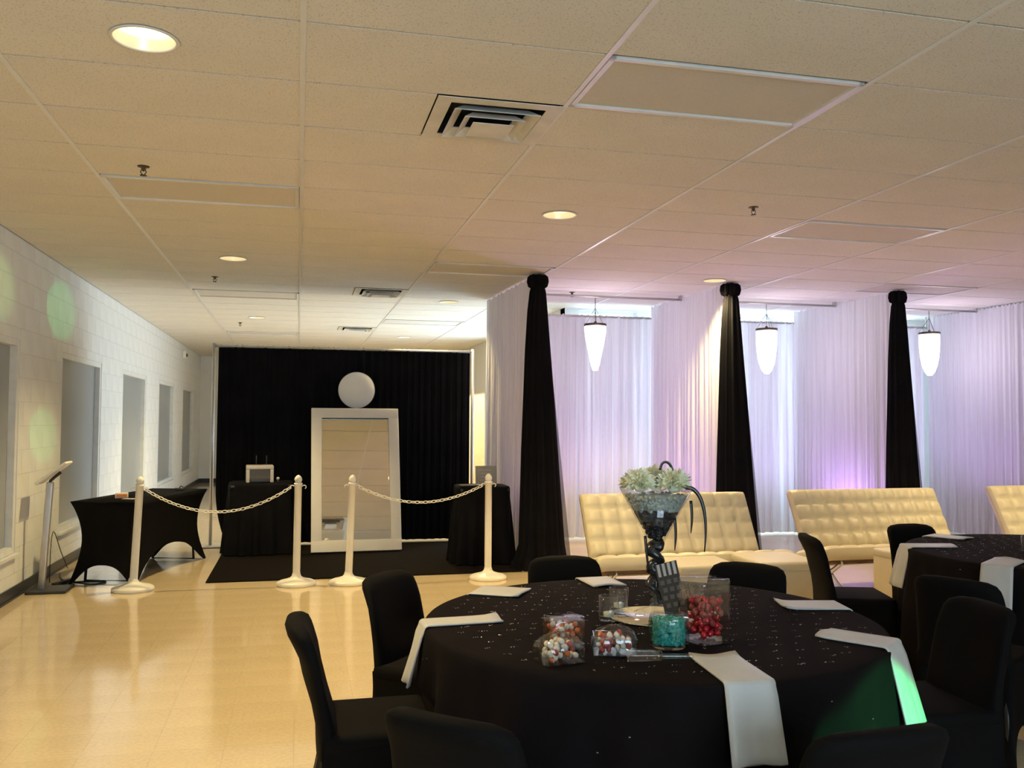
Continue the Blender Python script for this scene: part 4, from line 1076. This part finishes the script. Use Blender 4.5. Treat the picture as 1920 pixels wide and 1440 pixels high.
def centerpiece(x, y, which):
    z = TH+0.0045
    near = which == 'near'
    t = thing('mirror_plate', 'round mirror plate under the tall vase on the %s table' % which, 'mirror plate', (x-0.02, y-0.03, z-0.002), 0, 'round mirror plates')
    MB().lathe([(0.001, 0), (0.168, 0), (0.17, 0.002), (0.168, 0.0045), (0.001, 0.0045)], 56).build('glass_disc', MT['mirror'], t)
    z += 0.004
    t = thing('martini_vase', 'tall martini-glass vase of black beads and cream flowers on the %s table' % which, 'vase', (x, y, z), 0, 'tall martini-glass vases')
    MB().lathe([(0.001, 0.0), (0.080, 0.0), (0.083, 0.004), (0.06, 0.012), (0.03, 0.022), (0.024, 0.032), (0.017, 0.036), (0.001, 0.038)], 40).build('foot', MT['glass'], t)
    MB().lathe([(0.022, 0.030), (0.026, 0.042), (0.020, 0.052), (0.014, 0.06), (0.012, 0.14), (0.013, 0.22), (0.020, 0.255), (0.03, 0.27)], 24).build('stem', MT['glass'], t)
    MB().lathe([(0.004, 0.262), (0.03, 0.275), (0.135, 0.466), (0.138, 0.466), (0.034, 0.272), (0.03, 0.262), (0.004, 0.256)], 56).build('bowl', MT['glass'], t)
    # ribbon wrapped down the stem
    pts = [(0.014*math.cos(a)*(1+0.5*math.sin(a*0.9)), 0.012*math.sin(a), 0.262-0.215*a/(2*PI*3.3)) for a in [k*2*PI*3.3/60 for k in range(61)]]
    MB().tube(pts, [0.024+0.007*math.sin(k*0.35) for k in range(61)], 8, flat=0.75).build('ribbon', MT['ribbon'], t)
    m_ = MB(); rnd = random.Random(3)
    for k in range(520):
        h = rnd.uniform(0.0, 1.0)**0.6; zz = 0.278+0.105*h; rm = 0.028+(zz-0.272)*0.545-0.009; a = rnd.uniform(0, 2*PI); rr = rm*math.sqrt(rnd.random()) if rnd.random() < 0.4 else rm
        m_.ball((rr*math.cos(a), rr*math.sin(a), zz), 0.0075, 6, 4)
    m_.build('black_beads', MT['bead'], t)['kind'] = 'stuff'
    MB().lathe([(0.004, 0.272), (0.022, 0.280), (0.078, 0.384), (0.001, 0.386)], 40).build('bead_fill', MT['bead'], t)
    m_ = MB()
    for k in range(420):
        h = rnd.random(); zz = 0.385+0.055*h; rm = 0.028+(zz-0.272)*0.545-0.010; a = rnd.uniform(0, 2*PI); rr = rm*math.sqrt(rnd.random()) if rnd.random() < 0.4 else rm
        m_.ball((rr*math.cos(a), rr*math.sin(a), zz), 0.0085, 6, 4)
    m_.build('gel_beads', MT['gel'], t)['kind'] = 'stuff'
    MB().lathe([(0.001, 0.387), (0.078, 0.387), (0.106, 0.440), (0.001, 0.446)], 40).build('gel_fill', MT['gel'], t)
    # curling ribbon blades
    def blade(pts, w=0.006):
        MB().tube(pts, [w*(1-0.75*(k/(len(pts)-1))**3) for k in range(len(pts))], 6, flat=0.35).build('ribbon_blade', MT['ribbon'], t)
    rx, ry = rt.x, rt.y
    def P(u, v, w=0.0): return (u*rx-w*ry, u*ry+w*rx, v)
    blade([P(0.10+0.075*math.sin(q*PI*0.62), 0.49-0.02+0.0-0.235*q**1.5+0.03*math.sin(PI*q), -0.05) for q in [k/16 for k in range(17)]], 0.0075)
    blade([P(0.118+0.004*math.sin(q*PI), 0.425-0.12*q, -0.06) for q in [k/8 for k in range(9)]])
    blade([P(0.060+0.004*math.sin(q*PI), 0.36-0.12*q, -0.05) for q in [k/8 for k in range(9)]])
    blade([P(-0.045+0.012*q, 0.29-0.13*q, -0.02) for q in [k/8 for k in range(9)]])
    MB().tube([P(0.012+0.024*(1-math.cos(q*PI)), 0.535+0.040*math.sin(q*PI)-0.02*q, -0.02) for q in [k/14 for k in range(15)]], 0.005, 6, flat=0.4).build('ribbon_loop', MT['ribbon'], t)
    spots = [(-0.066, -0.035, 0.482, 0.070), (0.060, -0.045, 0.482, 0.072), (0.0, 0.065, 0.486, 0.070), (0.080, 0.05, 0.478, 0.056), (-0.080, 0.045, 0.478, 0.056)]
    lab = ['over the longer ribbon-free rim', 'under the black ribbon loop', 'at the back of the bunch', 'small, beside the ribbon blades', 'small, at the rim away from the ribbon']
    for i, (a, b, c, r_) in enumerate(spots):
        flower((x+a*rx-b*ry, y+a*ry+b*rx, z+c), r_, 'cream pompon flower in the %s vase, %s' % (which, lab[i]), 20+i)
centerpiece(1.312, 3.12, 'near')
centerpiece(4.24, 4.18, 'second')
def tumbler(x, y, label, r=0.037, h=0.088):
    t = thing('candle_glass', label, 'glass', (x, y, TH+0.0045), 0, 'small candle glasses')
    MB().lathe([(0.001, 0.0), (r*0.92, 0.0), (r, 0.012), (r, h), (r-0.003, h), (r-0.004, 0.016), (0.001, 0.014)], 32).build('glass', MT['glass'], t)
    MB().lathe([(0.019, 0.015), (0.0195, 0.030), (0.006, 0.031), (0.001, 0.031)], 20).build('candle', MT['wax'], t)
    MB().tube([(0, 0, 0.031), (0.001, 0, 0.040)], 0.0008, 5).build('wick', MT['cable'], t)
tumbler(1.103, 3.062, 'clear candle glass nearest the orange candy trays')
tumbler(1.195, 3.205, 'clear candle glass behind the round mirror plate rim')
tumbler(1.475, 3.00, 'clear candle glass hidden behind the red candy vase')
tumbler(4.035, 4.22, 'clear candle glass on the second table')
# striped card leaning against the vase
t = thing('striped_card', 'charcoal card printed with grey stripes leaning before the vase', 'card', (1.345, 3.005, TH+0.003), R(-38))
card = MB().box((0, 0, 0.10), (0.085, 0.003, 0.20)).build('card', MT['card'], t); card.rotation_euler = (R(-14), R(-17), 0); card.location = (0, 0, 0.0135)
for k in range(4): MB().box((-0.030+k*0.02, -0.0022, 0.175), (0.011, 0.001, 0.046)).build('stripe', MT['cardgrey'], card)
for k in range(4):
    for j in range(3): MB().box((-0.027+j*0.026+0.006*(k % 2), -0.0022, 0.130-k*0.028), (0.016, 0.001, 0.016)).build('print_block', MT['carddim'], card)
# candy
def candies(n, inside, mats, r, label, group, name, seed, parent_loc):
    rnd = random.Random(seed); pts = []; tries = 0
    ms = []
    for m_ in mats:
        b = MB(); b.ball((0, 0, 0), 1.0, 8, 5, (1.0, 0.8, 0.72)); me = b.mesh(name); me.materials.append(m_); ms.append(me)
    while len(pts) < n and tries < 20000:
        tries += 1; p = inside(rnd)
        if all((p-q).length > r*1.45 for q in pts): pts.append(p)
    for i, p in enumerate(sorted(pts, key=lambda v: v.z)):
        o = obj(name, ms[rnd.randrange(len(ms))], None, tuple(Vector(parent_loc)+p)); o.scale = (r, r, r)
        o.rotation_euler = (rnd.uniform(0, 3), rnd.uniform(0, 3), rnd.uniform(0, 3)); tag(o, label, 'candy', group)
def tray(x, y, z, sx, sy, h, rz, label, clabel, group, seed, lid=False):
    """clear box wrapped in crinkled film, heaped with candy"""
    t = thing('candy_tray', label, 'candy box', (x, y, z), rz, 'film-wrapped clear candy boxes')
    m_ = MB(); w = 0.003
    m_.box((0, 0, w/2), (sx, sy, w))
    for s in (-1, 1): m_.box((s*(sx/2-w/2), 0, h/2), (w, sy, h)); m_.box((0, s*(sy/2-w/2), h/2), (sx-2*w, w, h))
    if lid: m_.box((0, 0, h+0.002), (sx, sy, w))
    m_.build('clear_box', MT['glass'], t)
    rnd = random.Random(seed); ph = [rnd.uniform(0, 6) for _ in range(6)]; rings = []
    top = h+(0.008 if lid else 0.028)
    for k in range(9):
        v = k/8; z_ = 0.001+top*v; ring_ = []
        for j in range(40):
            a = 2*PI*j/40; c, s_ = math.cos(a), math.sin(a); e = 4.0 if v < 0.8 else 3.0
            rr = 1/((abs(c)/(sx/2+0.007))**e+(abs(s_)/(sy/2+0.007))**e)**(1/e)
            rr *= (1+0.035*math.sin(9*a+ph[0]+4*v)+0.025*math.sin(17*a+ph[1]-6*v)) * (1-0.0*v if lid else math.sqrt(max(0.02, 1-(max(0, v-0.45)/0.56)**2)))
            ring_.append(Vector((rr*c, rr*s_, z_+0.002*math.sin(7*a+ph[2])*v)))
        rings.append(ring_)
    m_ = MB(); m_.loft(rings, True, False, True); m_.build('wrap_film', MT['film'], t)
    cr, sr = math.cos(rz), math.sin(rz)
    def ins(rn):
        u, v = rn.uniform(-1, 1), rn.uniform(-1, 1); hh = (h-0.014) if lid else (h+0.014-0.022*(u*u+v*v))
        a, b = u*(sx/2-0.016), v*(sy/2-0.016); return Vector((a*cr-b*sr, a*sr+b*cr, 0.014+rn.random()*max(0.0, hh-0.012)))
    candies(34, ins, [MT['orange'], MT['creamcandy'], MT['darkred'], MT['creamcandy']] if not lid else [MT['orange'], MT['orange'], MT['creamcandy']], 0.0115, clabel, group, 'wrapped_candy', seed, (x, y, z))
ZT = TH+0.0045
tray(0.772, 2.585, ZT, 0.125, 0.10, 0.055, R(12), 'film-wrapped clear box of orange and cream candy nearest the table edge', 'small orange or cream candy in the box nearest the table edge', 'candies in the first box', 71)
tray(0.968, 2.640, ZT, 0.130, 0.095, 0.055, R(-16), 'film-wrapped clear box of orange and cream candy beside the clear scoop', 'small orange or cream candy in the box beside the scoop', 'candies in the second box', 72)
tray(0.835, 2.745, ZT, 0.110, 0.085, 0.085, R(8), 'taller lidded clear box of orange candy behind the two open ones', 'small orange or cream candy in the taller lidded box', 'candies in the lidded box', 73, True)
# teal jar
t = thing('teal_jar', 'round film-wrapped glass jar of teal candy crystals', 'jar', (1.163, 2.665, ZT))
MB().lathe([(0.001, 0.0), (0.050, 0.0), (0.055, 0.010), (0.056, 0.085), (0.052, 0.10), (0.049, 0.10), (0.052, 0.085), (0.051, 0.012), (0.001, 0.006)], 40).build('glass', MT['glass'], t)
m_ = MB(); rnd = random.Random(5)
for k in range(900):
    a = rnd.uniform(0, 2*PI); rr = 0.046*(math.sqrt(rnd.random()) if k % 3 == 0 else 1); zz = rnd.uniform(0.014, 0.088)
    m_.box((rr*math.cos(a), rr*math.sin(a), zz), (0.010, 0.007, 0.007), m=Matrix.Rotation(rnd.uniform(0, 6), 4, (rnd.uniform(-1, 1), rnd.uniform(-1, 1), 0.3)))
m_.build('teal_crystals', MT['teal'], t)['kind'] = 'stuff'
rings = []
for k in range(8):
    v = k/7; rings.append([Vector(((0.058+0.004*math.sin(11*a+5*v)+0.003*math.sin(19*a))*math.cos(a), (0.058+0.004*math.sin(11*a+5*v)+0.003*math.sin(19*a))*math.sin(a), 0.002+0.102*v)) for a in [2*PI*j/44 for j in range(44)]])
MB().loft(rings, True, False, True).build('wrap_film', MT['film'], t)
# red candy vase
t = thing('candy_vase', 'square clear vase of red foil candy wrapped in film', 'vase', (1.312, 2.715, ZT), R(16))
S, Hh = 0.118, 0.200; m_ = MB(); w = 0.004
m_.box((0, 0, 0.005), (S, S, 0.010))
for s in (-1, 1): m_.box((s*(S/2-w/2), 0, Hh/2), (w, S, Hh)); m_.box((0, s*(S/2-w/2), Hh/2), (S-2*w, w, Hh))
m_.build('glass', MT['glass'], t)
rings = []
for k in range(10):
    v = k/9; ring_ = []
    for j in range(48):
        a = 2*PI*j/48; c, s_ = math.cos(a), math.sin(a); e = 7
        rr = 1/((abs(c)/(S/2+0.005))**e+(abs(s_)/(S/2+0.005))**e)**(1/e)*(1+0.02*math.sin(13*a+9*v)+0.018*math.sin(23*a-7*v))
        ring_.append(Vector((rr*c, rr*s_, 0.07+0.135*v)))
    rings.append(ring_)
MB().loft(rings, True, False, True).build('wrap_film', MT['film'], t)
cr, sr = math.cos(R(16)), math.sin(R(16))
def ins(rn):
    a, b = rn.uniform(-1, 1)*(S/2-0.021), rn.uniform(-1, 1)*(S/2-0.021); return Vector((a*cr-b*sr, a*sr+b*cr, 0.027+rn.random()*0.105))
candies(90, ins, [MT['redcandy'], MT['redcandy'], MT['darkred']], 0.0145, 'red foil candy in the square clear vase', 'red candies in the square vase', 'red_candy', 77, (1.312, 2.715, ZT))
# clear scoop
t = thing('candy_scoop', 'clear plastic candy scoop lying before the teal jar', 'scoop', (1.015, 2.505, ZT), R(-14))
def sc(u, v):
    a = PI*(0.08+0.84*v); L_ = 0.10*u; r_ = 0.036*(1-0.12*u); return Vector((-0.05+L_*(1-0.25*(1-abs(2*v-1))*0), -r_*math.cos(a), 0.040-r_*math.sin(a)*1.0+0.0))
m_ = MB(); m_.grid(sc, 8, 14); m_.grid(lambda u, v: sc(1, v).lerp(Vector((0.05, 0, 0.035)), u), 4, 14); solidify(m_.build('bowl', MT['film'], t), 0.002)
MB().rbox((0.098, 0, 0.020), (0.095, 0.022, 0.012), 0.004, 2).build('handle', MT['film'], t)
# cord on the lounge floor
cable([(4.55, 6.05, 0.004), (4.60, 6.28, 0.004), (4.66, 6.52, 0.004), (4.80, 6.66, 0.004), (5.1, 6.72, 0.004)], 'thin dark cord on the lounge floor beside the third ottoman', 0.005)

# ------------------------------------------------------------------ green party light
def green(target, size, watts, src=(3.53, 0.62, 0.165), col=(0.04, 1.0, 0.28), blend=0.25):
    l = bpy.data.lights.new('party_beam', 'SPOT'); l.energy = watts; l.color = col; l.spot_size = R(size); l.spot_blend = blend; l.shadow_soft_size = 0.012
    o = bpy.data.objects.new('party_beam', l); COL.objects.link(o); o.location = src
    o.rotation_euler = (Vector(target)-Vector(src)).to_track_quat('-Z', 'Y').to_euler()
green((1.74, 2.44, 0.37), 17.5, GREEN_W*24)
SRC2 = (3.4, 0.4, 2.30)
green((XL, 9.39, 2.54), 3.2, 1500, SRC2, blend=0.2)
green((XL, 8.86, 1.33), 3.0, 1100, SRC2, blend=0.3)
green((XL, 7.50, 2.50), 4.0, 900, SRC2, (0.55, 1.0, 0.25), 0.6)
t = thing('party_light', 'black party light box on the floor past the near table', 'party light', (3.64, 0.50, 0), R(222.6))
MB().rbox((0, 0, 0.165), (0.22, 0.14, 0.24), 0.02, 3).build('housing', MT['darkplastic'], t)
MB().lathe([(0.001, 0.0), (0.05, 0.004), (0.06, 0.012)], 24, (0, -0.083, 0.165), m=mm).build('lens', MT['gel'], t)
for s in (-1, 1): MB().box((s*0.12, 0, 0.12), (0.014, 0.05, 0.22)).build('bracket_arm', MT['darkplastic'], t)
MB().box((0, 0, 0.008), (0.26, 0.16, 0.014)).build('foot_plate', MT['darkplastic'], t)
